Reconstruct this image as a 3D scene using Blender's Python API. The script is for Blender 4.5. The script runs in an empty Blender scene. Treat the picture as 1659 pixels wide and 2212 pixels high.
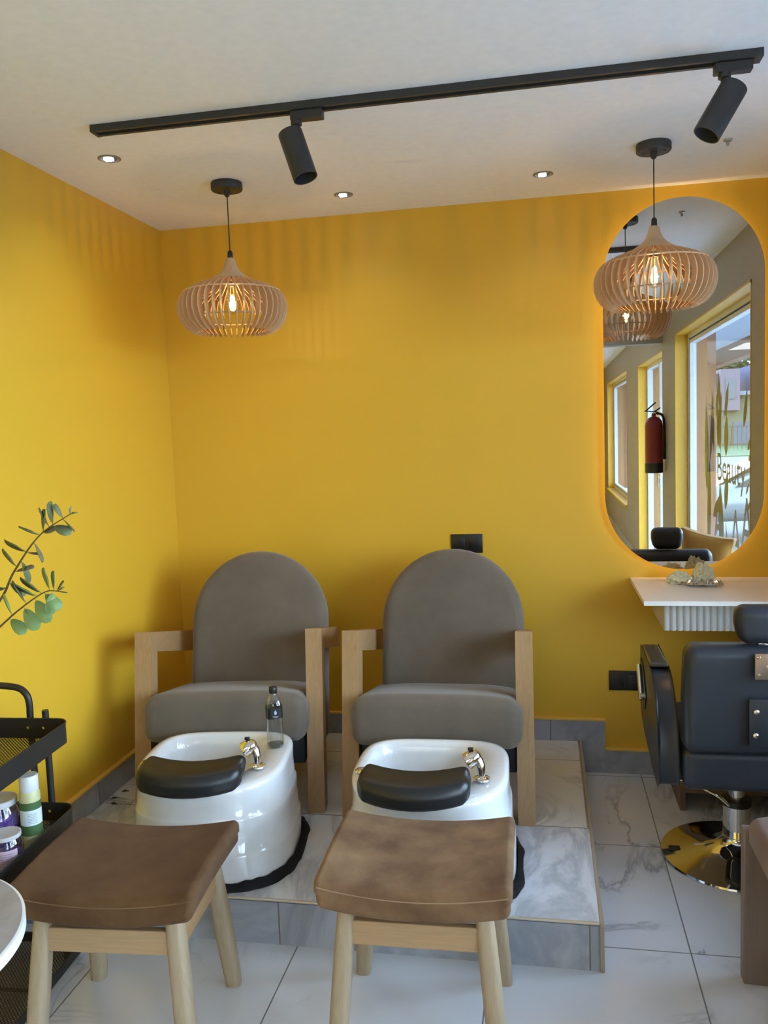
import bpy, bmesh, math, random
from mathutils import Vector, Matrix, noise
random.seed(7)
C = bpy.context.scene.collection
PI = math.pi
sc = bpy.context.scene

# ------------------------------------------------------------------ camera, world, light, exposure
cam = bpy.data.cameras.new('camera'); co = bpy.data.objects.new('camera', cam); C.objects.link(co)
cam.sensor_fit = 'HORIZONTAL'; cam.sensor_width = 36; cam.lens = 36*1806.5/1659
r_, u_, f_ = (Vector((.98169819, .18698987, -.03610349)), Vector((.01807678, .09722755, .995098)), Vector((-.1895835, .97753854, -.09206793)))
mw = Matrix.Identity(4)
for i, v in enumerate((r_, u_, -f_)):
    for j in range(3): mw[j][i] = v[j]
mw.translation = (1.795, -3.856, 1.587)
co.matrix_world = mw; cam.clip_start = .02; cam.clip_end = 200
sc.camera = co
sc.view_settings.view_transform = 'Standard'; sc.view_settings.look = 'None'
sc.view_settings.gamma = 1; sc.view_settings.use_curve_mapping = False
sc.view_settings.exposure = 0.5
sc.cycles.max_bounces = 10; sc.cycles.diffuse_bounces = 6; sc.cycles.glossy_bounces = 6
sc.cycles.transparent_max_bounces = 16; sc.cycles.sample_clamp_indirect = 4

W = bpy.data.worlds.new('world'); sc.world = W; W.use_nodes = True
wn = W.node_tree.nodes; wl = W.node_tree.links
bg = wn['Background']; bg.inputs[1].default_value = 16.5
tc = wn.new('ShaderNodeTexCoord'); sx = wn.new('ShaderNodeSeparateXYZ'); cr = wn.new('ShaderNodeValToRGB')
wl.new(tc.outputs['Generated'], sx.inputs[0]); wl.new(sx.outputs[2], cr.inputs[0]); wl.new(cr.outputs[0], bg.inputs[0])
cr.color_ramp.elements[0].color = (.76, .88, 1, 1); cr.color_ramp.elements[0].position = 0
cr.color_ramp.elements[1].color = (.46, .64, 1, 1); cr.color_ramp.elements[1].position = .9

def lamp(kind, name, loc, energy, color=(1, 1, 1), size=.1, rot=None, **k):
    l = bpy.data.lights.new(name, kind); o = bpy.data.objects.new(name, l); C.objects.link(o)
    o.location = loc; l.color = color; l.energy = energy
    if kind == 'AREA':
        l.shape = 'RECTANGLE'; l.size = size[0]; l.size_y = size[1]
    else: l.shadow_soft_size = size
    if rot: o.rotation_euler = rot
    for a, b in k.items(): setattr(l, a, b)
    return o
# portals in the shopfront openings (they only guide sampling of the sky)
for n, y0, y1, z0, z1 in (('a', -3.40, -.88, .5, 2.3), ('b', -6.1, -4.2, .02, 2.25), ('c', -10.8, -7.5, .55, 2.3)):
    p = lamp('AREA', 'daylight_portal_'+n, (3.12, (y0+y1)/2, (z0+z1)/2), 1, size=(z1-z0, y1-y0), rot=(0, PI/2, 0))
    p.data.cycles.is_portal = True
# unseen fill lamps added under the ceiling further back, to brighten the room
for y in (-5.6, -7.8):
    lamp('AREA', 'added_fill_light', (1.1, y, 2.55), 8, (.93, .96, 1), (1.2, 1.0), (0, 0, 0))

# ------------------------------------------------------------------ helpers
def lin(r, g, b):
    f = lambda c: c/12.92 if c <= .04045 else ((c+.055)/1.055)**2.4
    return (f(r/255), f(g/255), f(b/255), 1)

class N:
    """small node-building helper"""
    def __init__(s, name):
        s.m = bpy.data.materials.new(name); s.m.use_nodes = True
        s.t = s.m.node_tree; s.b = s.t.nodes['Principled BSDF']
    def n(s, typ, **k):
        x = s.t.nodes.new(typ)
        for a, v in k.items(): setattr(x, a, v)
        return x
    def l(s, a, b): s.t.links.new(a, b)
    def val(s, sock, v):
        if hasattr(v, 'is_output'): s.l(v, sock)
        else: sock.default_value = v
    def math(s, op, a, b=0, c=0):
        x = s.n('ShaderNodeMath', operation=op)
        s.val(x.inputs[0], a); s.val(x.inputs[1], b)
        if op in ('MULTIPLY_ADD', 'WRAP', 'COMPARE', 'SMOOTH_MIN'): s.val(x.inputs[2], c)
        return x.outputs[0]
    def noise(s, vec, scale, detail=4, rough=.5, dist=0):
        x = s.n('ShaderNodeTexNoise'); s.l(vec, x.inputs['Vector'])
        x.inputs['Scale'].default_value = scale; x.inputs['Detail'].default_value = detail
        x.inputs['Roughness'].default_value = rough; x.inputs['Distortion'].default_value = dist
        return x.outputs['Fac']
    def ramp(s, fac, stops):
        x = s.n('ShaderNodeValToRGB'); s.l(fac, x.inputs[0]); e = x.color_ramp.elements
        while len(e) < len(stops): e.new(.5)
        for el, (p, c) in zip(e, stops): el.position = p; el.color = c
        return x.outputs[0]
    def mix(s, f, a, b, blend='MIX'):
        x = s.n('ShaderNodeMix', data_type='RGBA', blend_type=blend)
        s.val(x.inputs[0], f); s.val(x.inputs[6], a); s.val(x.inputs[7], b)
        return x.outputs[2]
    def obj(s, scale=(1, 1, 1)):
        t = s.n('ShaderNodeTexCoord'); mp = s.n('ShaderNodeMapping'); s.l(t.outputs['Object'], mp.inputs[0])
        mp.inputs['Scale'].default_value = scale
        return mp.outputs[0]
    def bump(s, h, strength=.2, dist=.01):
        x = s.n('ShaderNodeBump'); s.l(h, x.inputs['Height']); x.inputs['Strength'].default_value = strength
        x.inputs['Distance'].default_value = dist; s.l(x.outputs[0], s.b.inputs['Normal'])
    def set(s, **k):
        for a, v in k.items(): s.val(s.b.inputs[a.replace('_', ' ')], v)
        return s.m

def plain(name, col, rough=.5, metal=0, **k):
    m = N(name); v = m.obj(); n = m.noise(v, 30, 3)
    c = m.mix(n, [x*.94 for x in col[:3]]+[1], [min(1, x*1.05) for x in col[:3]]+[1])
    return m.set(Base_Color=c, Roughness=rough, Metallic=metal, **k)

def emit(name, col, s):
    m = N(name); return m.set(Base_Color=(0, 0, 0, 1), Emission_Color=col, Emission_Strength=s)

def glassy(name, tint=(1, 1, 1, 1), gloss=.08, rough=0.0):
    m = N(name); t = m.n('ShaderNodeBsdfTransparent'); t.inputs[0].default_value = tint
    g = m.n('ShaderNodeBsdfGlossy'); g.inputs['Roughness'].default_value = rough
    lw = m.n('ShaderNodeLayerWeight'); lw.inputs[0].default_value = .35
    f = m.math('MULTIPLY_ADD', lw.outputs['Facing'], .6*gloss/.08, gloss*.5)
    f = m.math('MINIMUM', f, .55)
    mx = m.n('ShaderNodeMixShader'); m.l(f, mx.inputs[0]); m.l(t.outputs[0], mx.inputs[1]); m.l(g.outputs[0], mx.inputs[2])
    m.l(mx.outputs[0], m.t.nodes['Material Output'].inputs[0]); m.t.nodes.remove(m.b)
    return m.m

def wood(name, c1, c2, axis=2, scale=1.0, rough=.5):
    m = N(name); s = [14*scale]*3; s[axis] = 1.1*scale
    v = m.obj(tuple(s)); n = m.noise(v, 1.6, 5, .6, 1.2); n2 = m.noise(m.obj(tuple(x*5 for x in s)), 2.5, 4)
    k = m.noise(m.obj((3, 3, 3)), 2.0, 2)
    c = m.ramp(n, [(.3, c1), (.5, c2), (.56, [x*.86 for x in c2[:3]]+[1]), (.7, c2)])
    c = m.mix(m.math('MULTIPLY', n2, .5), c, [x*.72 for x in c1[:3]]+[1])
    c = m.mix(m.math('MULTIPLY', k, .35), c, [x*.8 for x in c2[:3]]+[1])
    m.bump(n2, .15, .002)
    return m.set(Base_Color=c, Roughness=rough)

def fabric(name, c1, c2, scale=260, patch=6, rough=.95, bump=.35, sheen=.3):
    m = N(name); v = m.obj(); w = m.noise(v, scale, 2, .7); p = m.noise(v, patch, 4, .55, .12)
    c = m.mix(m.ramp(p, [(.34, (0, 0, 0, 1)), (.70, (1, 1, 1, 1))]), c1, c2)
    c = m.mix(m.math('MULTIPLY', w, .35), c, [x*.55 for x in c1[:3]]+[1])
    m.bump(w, bump, .003)
    return m.set(Base_Color=c, Roughness=rough, Sheen_Weight=sheen, Sheen_Roughness=.5, Specular_IOR_Level=.2)

def marble(name, base, vein, x0, y0, sx, sy, grout=(.16, .15, .14, 1), gw=.0022, vs=1.6, rough=.18, dense=0, ax=(0, 1), stretch=(1, 1, 1)):
    m = N(name); v = m.obj(); s = m.n('ShaderNodeSeparateXYZ'); m.l(v, s.inputs[0])
    def cell(o, a, b):
        q = m.math('DIVIDE', m.math('SUBTRACT', o, a), b); fl = m.math('FLOOR', q)
        fr = m.math('SUBTRACT', q, fl); ed = m.math('MULTIPLY', m.math('MINIMUM', fr, m.math('SUBTRACT', 1, fr)), b)
        return fl, ed
    fx, ex = cell(s.outputs[ax[0]], x0, sx); fy, ey = cell(s.outputs[ax[1]], y0, sy)
    cmb = m.n('ShaderNodeCombineXYZ'); m.l(fx, cmb.inputs[0]); m.l(fy, cmb.inputs[1])
    wn_ = m.n('ShaderNodeTexWhiteNoise', noise_dimensions='2D'); m.l(cmb.outputs[0], wn_.inputs[0])
    sc_ = m.n('ShaderNodeVectorMath', operation='SCALE'); m.l(wn_.outputs['Color'], sc_.inputs[0]); sc_.inputs[3].default_value = 23
    ad = m.n('ShaderNodeVectorMath', operation='ADD'); m.l(v, ad.inputs[0]); m.l(sc_.outputs[0], ad.inputs[1])
    mp = m.n('ShaderNodeMapping'); m.l(ad.outputs[0], mp.inputs[0]); mp.inputs['Rotation'].default_value = (0, 0, .6); mp.inputs['Scale'].default_value = stretch
    V = mp.outputs[0]
    n1 = m.noise(V, vs, 7, .6, 1.2); a1 = m.math('ABSOLUTE', m.math('SUBTRACT', n1, .5))
    w = .10 if dense else .020
    vein1 = m.ramp(a1, [(0, (1, 1, 1, 1)), (w, (.12, .12, .12, 1)), (w*2.4, (0, 0, 0, 1))])
    mask = m.ramp(m.noise(V, vs*.8, 3), [(.44, (0, 0, 0, 1)), (.60, (1, 1, 1, 1))])
    if dense: vv = m.math('MULTIPLY', vein1, .8)
    else: vv = m.math('MULTIPLY', vein1, mask)
    cl = m.noise(V, vs*1.3, 4)
    c = m.mix(m.math('MULTIPLY', cl, .8 if dense else .35), base, [x*.72 for x in base[:3]]+[1])
    c = m.mix(vv, c, vein)
    g = m.math('LESS_THAN', m.math('MINIMUM', ex, ey), gw)
    c = m.mix(g, c, grout)
    r = m.math('MULTIPLY_ADD', g, .5, rough)
    return m.set(Base_Color=c, Roughness=r)

class B:
    """collects geometry and links it as ONE mesh object"""
    def __init__(s): s.b = bmesh.new()
    def add(s, verts, faces):
        vs = [s.b.verts.new(v) for v in verts]
        for f in faces:
            try: s.b.faces.new([vs[i] for i in f])
            except ValueError: pass
        return vs
    def box(s, c, d, bev=0, rot=None, seg=2):
        t = bmesh.new(); bmesh.ops.create_cube(t, size=1)
        for v in t.verts: v.co = Vector((v.co.x*d[0], v.co.y*d[1], v.co.z*d[2]))
        if bev: bmesh.ops.bevel(t, geom=t.edges[:], offset=bev, segments=seg, profile=.5, affect='EDGES')
        M_ = (rot or Matrix.Identity(3))
        t.verts.index_update()
        s.add([M_ @ v.co + Vector(c) for v in t.verts], [[v.index for v in f.verts] for f in t.faces]); t.free()
        return s
    def span(s, a, b, bev=0, seg=2):
        return s.box([(p+q)/2 for p, q in zip(a, b)], [abs(q-p) for p, q in zip(a, b)], bev, seg=seg)
    def rings(s, rs, close=True, cap0=True, cap1=True):
        n = len(rs[0]); vs = [[s.b.verts.new(p) for p in r] for r in rs]
        for a, b in zip(vs, vs[1:]):
            for i in range(n if close else n-1):
                j = (i+1) % n
                try: s.b.faces.new((a[i], a[j], b[j], b[i]))
                except ValueError: pass
        if cap0: s.b.faces.new(vs[0][::-1])
        if cap1: s.b.faces.new(vs[-1])
        return s
    def lathe(s, prof, c=(0, 0, 0), seg=32, cap0=True, cap1=True, rot=None):
        R_ = rot or Matrix.Identity(3)
        rs = [[Vector(c) + R_ @ Vector((r*math.cos(2*PI*i/seg), r*math.sin(2*PI*i/seg), z)) for i in range(seg)] for r, z in prof]
        return s.rings(rs, True, cap0, cap1)
    def cyl(s, a, b, r0, r1=None, seg=20):
        a, b = Vector(a), Vector(b); r1 = r0 if r1 is None else r1
        q = (b-a).to_track_quat('Z', 'Y').to_matrix()
        return s.lathe([(r0, 0), (r1, (b-a).length)], a, seg, rot=q)
    def tube(s, pts, r, seg=10, n=None):
        pts = [Vector(p) for p in pts]
        if n: pts = spline(pts, n)
        rs = []; up = Vector((0, 0, 1)); prev = None
        for i, p in enumerate(pts):
            t = (pts[min(i+1, len(pts)-1)] - pts[max(i-1, 0)]).normalized()
            if prev is None: a = t.orthogonal().normalized()
            else: a = (prev - t*prev.dot(t)).normalized()
            prev = a; b = t.cross(a); rr = r(i/(len(pts)-1)) if callable(r) else r
            rs.append([p + a*rr*math.cos(2*PI*k/seg) + b*rr*math.sin(2*PI*k/seg) for k in range(seg)])
        return s.rings(rs)
    def rbox(s, c, d, r, inner=4, arc=4, fn=None, rot=None):
        h = [x/2 for x in d]; r = min(r, *[x*.999 for x in h])
        def axis(hh):
            arcs = [r*(1-math.tan(PI/4*k/arc)) for k in range(arc+1)]   # from edge inward
            lo = [-hh + x for x in [r - r*math.tan(PI/4*(arc-k)/arc) for k in range(arc+1)]]
            mid = [(-hh+r) + (2*hh-2*r)*k/inner for k in range(1, inner)]
            return lo + mid + [-x for x in lo[::-1]]
        A = [axis(x) for x in h]; idx = {}; vs = []; fs = []
        M_ = rot or Matrix.Identity(3)
        def vert(i, j, k):
            if (i, j, k) in idx: return idx[i, j, k]
            p = Vector((A[0][i], A[1][j], A[2][k]))
            q = Vector([max(-hh+r, min(hh-r, x)) for x, hh in zip(p, h)])
            e = p-q
            p = q + e.normalized()*r if e.length > 1e-9 else q
            if fn: p = Vector(fn(p))
            idx[i, j, k] = len(vs); vs.append(M_ @ p + Vector(c)); return idx[i, j, k]
        n = [len(a)-1 for a in A]
        for i in range(n[0]):
            for j in range(n[1]):
                fs.append([vert(i, j, 0), vert(i, j+1, 0), vert(i+1, j+1, 0), vert(i+1, j, 0)])
                fs.append([vert(i, j, n[2]), vert(i+1, j, n[2]), vert(i+1, j+1, n[2]), vert(i, j+1, n[2])])
        for i in range(n[0]):
            for k in range(n[2]):
                fs.append([vert(i, 0, k), vert(i+1, 0, k), vert(i+1, 0, k+1), vert(i, 0, k+1)])
                fs.append([vert(i, n[1], k), vert(i, n[1], k+1), vert(i+1, n[1], k+1), vert(i+1, n[1], k)])
        for j in range(n[1]):
            for k in range(n[2]):
                fs.append([vert(0, j, k), vert(0, j, k+1), vert(0, j+1, k+1), vert(0, j+1, k)])
                fs.append([vert(n[0], j, k), vert(n[0], j+1, k), vert(n[0], j+1, k+1), vert(n[0], j, k+1)])
        s.add(vs, fs); return s
    def pill(s, out, y0, y1, r, arc=5, fn=None, bulge=0):
        """outline (list of (x,z), CCW), extruded from y0 to y1 with rounded rims"""
        n = len(out); nrm = []
        for i in range(n):
            a, b = Vector(out[i-1]), Vector(out[(i+1) % n]); t = (b-a).normalized(); nrm.append(Vector((-t.y, t.x)))
        rs = []
        for side in (0, 1):
            for k in range(arc+1):
                th = PI/2*k/arc
                if side == 0: ins = r*(1-math.sin(th)); y = y0 + r*(1-math.cos(th))
                else: ins = r*(1-math.cos(th)); y = y1 - r*(1-math.sin(th))
                rs.append([Vector((p[0]+m[0]*ins, y, p[1]+m[1]*ins)) for p, m in zip(out, nrm)])
        if fn: rs = [[Vector(fn(p)) for p in ring] for ring in rs]
        return s.rings(rs)
    def prism(s, out, a, b, axis=1):
        def P_(u, v, w):
            return {0: (w, u, v), 1: (u, w, v), 2: (u, v, w)}[axis]
        return s.rings([[Vector(P_(u, v, a)) for u, v in out], [Vector(P_(u, v, b)) for u, v in out]])
    def out(s, name, mat, parent=None, smooth=40, loc=None, sub=0):
        bmesh.ops.recalc_face_normals(s.b, faces=s.b.faces)
        if smooth:
            for f in s.b.faces: f.smooth = True
            for e in s.b.edges:
                if len(e.link_faces) == 2 and e.calc_face_angle(0) > math.radians(smooth): e.smooth = False
        me = bpy.data.meshes.new(name); s.b.to_mesh(me); s.b.free()
        me.materials.append(mat); o = bpy.data.objects.new(name, me); C.objects.link(o)
        if parent: o.parent = parent
        if loc: o.location = loc
        if sub:
            md = o.modifiers.new('sub', 'SUBSURF'); md.levels = sub; md.render_levels = sub
        return o

def spline(p, n):
    out = []
    q = [p[0]*2-p[1]] + list(p) + [p[-1]*2-p[-2]]
    for i in range(1, len(q)-2):
        for k in range(n):
            t = k/n; a, b, c, d = q[i-1:i+3]
            out.append(.5*((2*b)+(-a+c)*t+(2*a-5*b+4*c-d)*t*t+(-a+3*b-3*c+d)*t**3))
    out.append(Vector(p[-1])); return out

def tag(o, label, cat, group=None):
    o['label'] = label; o['category'] = cat
    if group: o['group'] = group
    return o
def thing(name, label, cat, loc=(0, 0, 0), rz=0, group=None):
    o = bpy.data.objects.new(name, None); C.objects.link(o); o.empty_display_size = .05
    o.location = loc; o.rotation_euler = (0, 0, rz)
    return tag(o, label, cat, group)
def struct(o): o['kind'] = 'structure'; return o
def dup(root, loc, rz, label, group=None):
    r = root.copy(); C.objects.link(r); r.location = loc; r.rotation_euler = (0, 0, rz); r['label'] = label
    if group: r['group'] = group
    for ch in list(root.children):
        c = ch.copy(); C.objects.link(c); c.parent = r
        for g in ch.children:
            d = g.copy(); C.objects.link(d); d.parent = c
    return r
def RX(a): return Matrix.Rotation(a, 3, 'X')
def RY(a): return Matrix.Rotation(a, 3, 'Y')
def RZ(a): return Matrix.Rotation(a, 3, 'Z')

# ------------------------------------------------------------------ materials
def wallpaint():
    m = N('mustard_paint'); v = m.obj(); n = m.noise(v, 1.3, 3); f = m.noise(v, 180, 3)
    c = m.mix(n, (.70, .415, .030, 1), (.74, .44, .035, 1)); m.bump(f, .05, .001)
    return m.set(Base_Color=c, Roughness=.42)
M_wall = wallpaint()
M_ceil = plain('ceiling_paint', (.90, .92, .95, 1), .75)
M_ledge = plain('ledge_paint', (.76, .50, .10, 1), .6)
M_floor = marble('floor_marble_tile', (.62, .63, .66, 1), (.30, .31, .33, 1), 1.007-.597*5, -1.353-.652*20, .597, .652, vs=1.05, rough=.14)
M_plat = marble('platform_marble_tile', (.66, .65, .63, 1), (.30, .30, .30, 1), .954-.60*3, -.88-.63*5, .983, .63, vs=1.2, rough=.2)
M_platf = marble('platform_grey_marble', (.74, .76, .80, 1), (.36, .38, .42, 1), .40-1.2, -1.50, 1.2, .62, vs=2.2, rough=.2, dense=1, stretch=(2.2, .9, 1))
M_skirt = marble('grey_marble_skirting', (.46, .48, .53, 1), (.25, .27, .31, 1), .0, -5, .60, 20, vs=2.0, rough=.3, dense=1, ax=(0, 2))
M_skirtl = marble('grey_marble_skirting_side', (.46, .48, .53, 1), (.25, .27, .31, 1), -.9-6, -5, .60, 20, vs=2.0, rough=.3, dense=1, ax=(1, 2))
M_trimb = plain('beige_edge_trim', (.33, .27, .20, 1), .45)
M_trims = plain('pale_metal_trim', (.62, .55, .47, 1), .3, .5)
M_oak = wood('light_oak', (.33, .185, .080, 1), (.45, .27, .125, 1), 2)
M_oakh = wood('light_oak_across', (.33, .185, .080, 1), (.45, .27, .125, 1), 1)
M_oakx = wood('light_oak_sideways', (.34, .20, .10, 1), (.47, .30, .155, 1), 0)
M_ash = wood('pale_ash_legs', (.31, .225, .135, 1), (.45, .34, .22, 1), 2)
M_grey = fabric('grey_brown_chenille', (.135, .108, .083, 1), (.175, .143, .112, 1), 300, 5)
M_dark = plain('black_underframe', (.02, .022, .028, 1), .6)
M_brown = fabric('brown_velvet', (.085, .040, .016, 1), (.150, .078, .032, 1), 420, 7, bump=.2, sheen=.05)
M_tan = fabric('tan_velvet', (.125, .065, .033, 1), (.31, .19, .10, 1), 420, 6, bump=.2, sheen=.05)
M_tanseam = fabric('tan_seam', (.26, .16, .09, 1), (.36, .23, .14, 1), 420, 7)
M_taupe = fabric('taupe_velvet', (.17, .115, .095, 1), (.23, .16, .13, 1), 420, 7, bump=.2, sheen=.15)
M_white = plain('white_acrylic', (.74, .755, .78, 1), .12, Coat_Weight=.6, Coat_Roughness=.05)
M_pad = plain('black_soft_rubber', (.011, .012, .014, 1), .36)
M_chrome = plain('chrome', (.82, .80, .77, 1), .06, 1)
M_bitumen = fabric('black_sealant', (.006, .006, .007, 1), (.014, .014, .016, 1), 90, 30, rough=.6, bump=.8, sheen=0)
M_blackmetal = plain('black_metal', (.024, .021, .018, 1), .42, .3)
M_track = plain('charcoal_metal', (.040, .040, .040, 1), .5, .2)
M_blkvinyl = N('black_vinyl'); _v = M_blkvinyl.obj(); M_blkvinyl.bump(M_blkvinyl.noise(_v, 160, 3), .12, .002)
M_blkvinyl = M_blkvinyl.set(Base_Color=(.018, .022, .030, 1), Roughness=.33)
M_shelf = plain('white_lacquer', (.80, .76, .74, 1), .3)
M_flute = plain('white_fluted_panel', (.62, .60, .60, 1), .55)
M_mirror = plain('mirror_silver', (.72, .73, .72, 1), .0, 1)
M_black = plain('black_plastic', (.012, .012, .012, 1), .35)
M_alu = plain('white_aluminium', (.72, .75, .80, 1), .35)
M_gasket = plain('dark_gasket', (.03, .045, .06, 1), .5)
M_glass = glassy('window_glass', (.86, .92, .93, 1), .05)
M_clear = glassy('clear_plastic', (.88, .91, .93, 1), .10, .05)
M_shade = wood('blond_wood_shade', (.58, .37, .20, 1), (.70, .48, .28, 1), 2, 1.5)
M_bulbglass = glassy('bulb_glass', (1, .93, .80, 1), .06)
M_filament = emit('bulb_glow', (1, .62, .22, 1), 30)
M_led = emit('downlight_glow', (.80, .92, 1, 1), 22)
M_ledwarm = emit('mirror_led_strip', (1, .76, .42, 1), 6)

# ------------------------------------------------------------------ the room shell
H = 2.6; YB = -11.6
struct(B().span((-.2, YB-.2, -.1), (3.10, .2, 0)).out('floor', M_floor, smooth=0))
struct(B().span((-.2, YB-.2, H), (3.10, .2, H+.12)).out('ceiling', M_ceil, smooth=0))
struct(B().span((-.2, 0, 0), (3.10, .2, H)).out('wall_back', M_wall, smooth=0))
struct(B().span((-.2, YB, 0), (0, 0, H)).out('wall_left', M_wall, smooth=0))
struct(B().span((-.2, YB-.2, 0), (3.10, YB, H)).out('wall_front', M_wall, smooth=0))
XR, XO = 2.85, 3.10
w = B()
y1a, y1b, y2a, y2b, y3a, y3b = -3.42, -.87, -6.15, -4.15, -10.8, -7.5
w.span((XR, y1b, 0), (XO, 0, H)); w.span((XR, y2b, 0), (XO, y1a, H)); w.span((XR, y3b, 0), (XO, y2a, H)); w.span((XR, YB, 0), (XO, y3a, H))
w.span((XR, y1a, 2.31), (XO, y1b, H)); w.span((XR, y1a, 0), (XO, y1b, .50))
w.span((XR, y2a, 2.25), (XO, y2b, H)); w.span((XR, y3a, 2.3), (XO, y3b, H)); w.span((XR, y3a, 0), (XO, y3b, .55))
struct(w.out('wall_right', plain('greige_paint', (.36, .31, .24, 1), .5), smooth=0))
struct(B().span((0, -4.27, 2.31), (XR, -4.12, H)).out('trim_1', plain('grey_bulkhead', (.34, .30, .25, 1), .6), smooth=0))

w = B()   # yellow painted reveals of the openings
for a, b_, z0, z1 in ((y1a, y1b, .50, 2.31), (y2a, y2b, 0, 2.25), (y3a, y3b, .55, 2.3)):
    w.span((XR-.002, a, z0), (2.944, a+.012, z1)); w.span((XR-.002, b_-.012, z0), (2.944, b_, z1)); w.span((XR-.002, a, z1-.012), (2.944, b_, z1))
    if z0: w.span((XR-.03, a, z0-.02), (2.944, b_, z0+.006))
struct(w.out('trim_13', M_wall, smooth=0))
# raised tiled platform
M_riser = marble('platform_riser_marble', (.46, .48, .53, 1), (.25, .27, .31, 1), 0, -5, .95, 20, vs=1.8, rough=.3, dense=1, ax=(0, 2))
plat = B().span((0, -1.475, 0), (1.93, 0, .139)).out('trim_2', M_riser, smooth=0)
struct(plat)
struct(B().span((0, -.88, .139), (1.922, 0, .147)).out('trim_3', M_plat, smooth=0))
struct(B().span((0, -1.466, .139), (1.930, -.881, .147)).out('trim_4', M_platf, smooth=0))
t = B(); t.box((1.9345, -.735, .1435), (.013, 1.48, .009), .002); t.box((1.9345, -1.4755, .0715), (.013, .013, .143), .002)
struct(t.out('trim_5', M_trimb, smooth=0))
struct(B().box((.964, -1.473, .1455), (1.928, .010, .006), .0015).out('trim_6', M_trims, smooth=0))
# baseboards: the tall run above the platform steps down to the floor
bb = B(); bb.span((0, -.018, .147), (1.94, 0, .246)); bb.span((1.94, -.018, 0), (2.045, 0, .246)); bb.span((2.045, -.018, 0), (XR, 0, .108))
struct(bb.out('baseboard_back', M_skirt, smooth=0))
bl = B(); bl.span((0, -.023, .246), (2.047, 0, .253)); bl.span((2.047, -.023, .108), (XR, 0, .115))
struct(bl.out('trim_7', M_ledge, smooth=0))
bb = B(); bb.span((0, -1.475, .147), (.018, -.018, .246)); bb.span((0, YB, 0), (.018, -1.475, .108))
struct(bb.out('baseboard_left', M_skirtl, smooth=0))
bl = B(); bl.span((0, -1.48, .246), (.023, -.023, .253)); bl.span((0, YB, .108), (.023, -1.48, .115))
struct(bl.out('trim_8', M_ledge, smooth=0))
bb = B(); bb.span((XR-.018, y2b, 0), (XR, -.018, .108)); bb.span((XR-.018, y3a, 0), (XR, y2a, .108))
struct(bb.out('baseboard_right', M_skirtl, smooth=0))

# windows and door in the right wall
def frame_rect(b, x0, x1, ya, yb, za, zb, t):
    b.span((x0, ya, za), (x1, ya+t, zb), .003); b.span((x0, yb-t, za), (x1, yb, zb), .003)
    b.span((x0, ya+t, zb-t), (x1, yb-t, zb), .003); b.span((x0, ya+t, za), (x1, yb-t, za+t), .003)
def window(name, ya, yb, za, zb):
    f = B(); frame_rect(f, 2.945, 3.005, ya, yb, za, zb, .045)
    fr = struct(f.out(name, M_alu, smooth=0))
    g = B(); frame_rect(g, 2.960, 2.990, ya+.045, yb-.045, za+.045, zb-.045, .012); g.out('gasket', M_gasket, fr, smooth=0)
    f2 = B(); frame_rect(f2, 2.950, 3.000, ya+.057, yb-.057, za+.057, zb-.057, .03); f2.out('sash', M_alu, fr, smooth=0)
    B().span((2.972, ya+.087, za+.087), (2.977, yb-.087, zb-.087)).out('pane', M_glass, fr, smooth=0)
    return fr
win1 = window('window_1', y1a, y1b, .50, 2.31)
win2 = window('window_2', y3a, y3b, .55, 2.30)
f = B(); frame_rect(f, 2.945, 3.005, y2a, y2b, 0.0, 2.25, .05); f.span((2.95, -5.2, .05), (3.0, -5.12, 2.2)); f.span((2.95, -5.12, .05), (3.0, -4.2, .13)); f.span((2.95, -6.1, .05), (3.0, -5.2, .13))
door = struct(f.out('door_1', M_alu, smooth=0))
B().span((2.972, -6.1, .13), (2.977, -5.2, 2.2)).out('pane', M_glass, door, smooth=0)
B().span((2.972, -5.12, .13), (2.977, -4.2, 2.2)).out('pane', M_glass, door, smooth=0)
h = B(); h.span((2.925, -5.18, .95), (2.95, -5.14, 1.15), .004); h.cyl((2.93, -5.16, 1.08), (2.93, -5.04, 1.08), .008)
h.out('door_handle', M_chrome, door)
# terracotta outer reveals and the porch
M_terra = plain('terracotta_render', (.26, .125, .08, 1), .8)
o = B()
for a, b, z0, z1 in ((y1a, y1b, .5, 2.31), (y2a, y2b, 0, 2.25), (y3a, y3b, .55, 2.3)):
    o.span((3.006, a, z0), (3.16, a+.02, z1)); o.span((3.006, b-.02, z0), (3.16, b, z1)); o.span((3.101, a-.12, z0), (3.16, a, z1)); o.span((3.101, b, z0), (3.16, b+.12, z1))
struct(o.out('trim_9', M_terra, smooth=0))
o = B(); o.span((3.10, -14, 2.62), (4.25, 1.0, 2.72)); struct(o.out('trim_10', plain('porch_soffit', (.42, .45, .52, 1), .7), smooth=0))
o = B(); o.span((4.25, -14, 2.40), (4.40, 1.0, 2.75)); struct(o.out('trim_11', M_terra, smooth=0))

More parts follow.
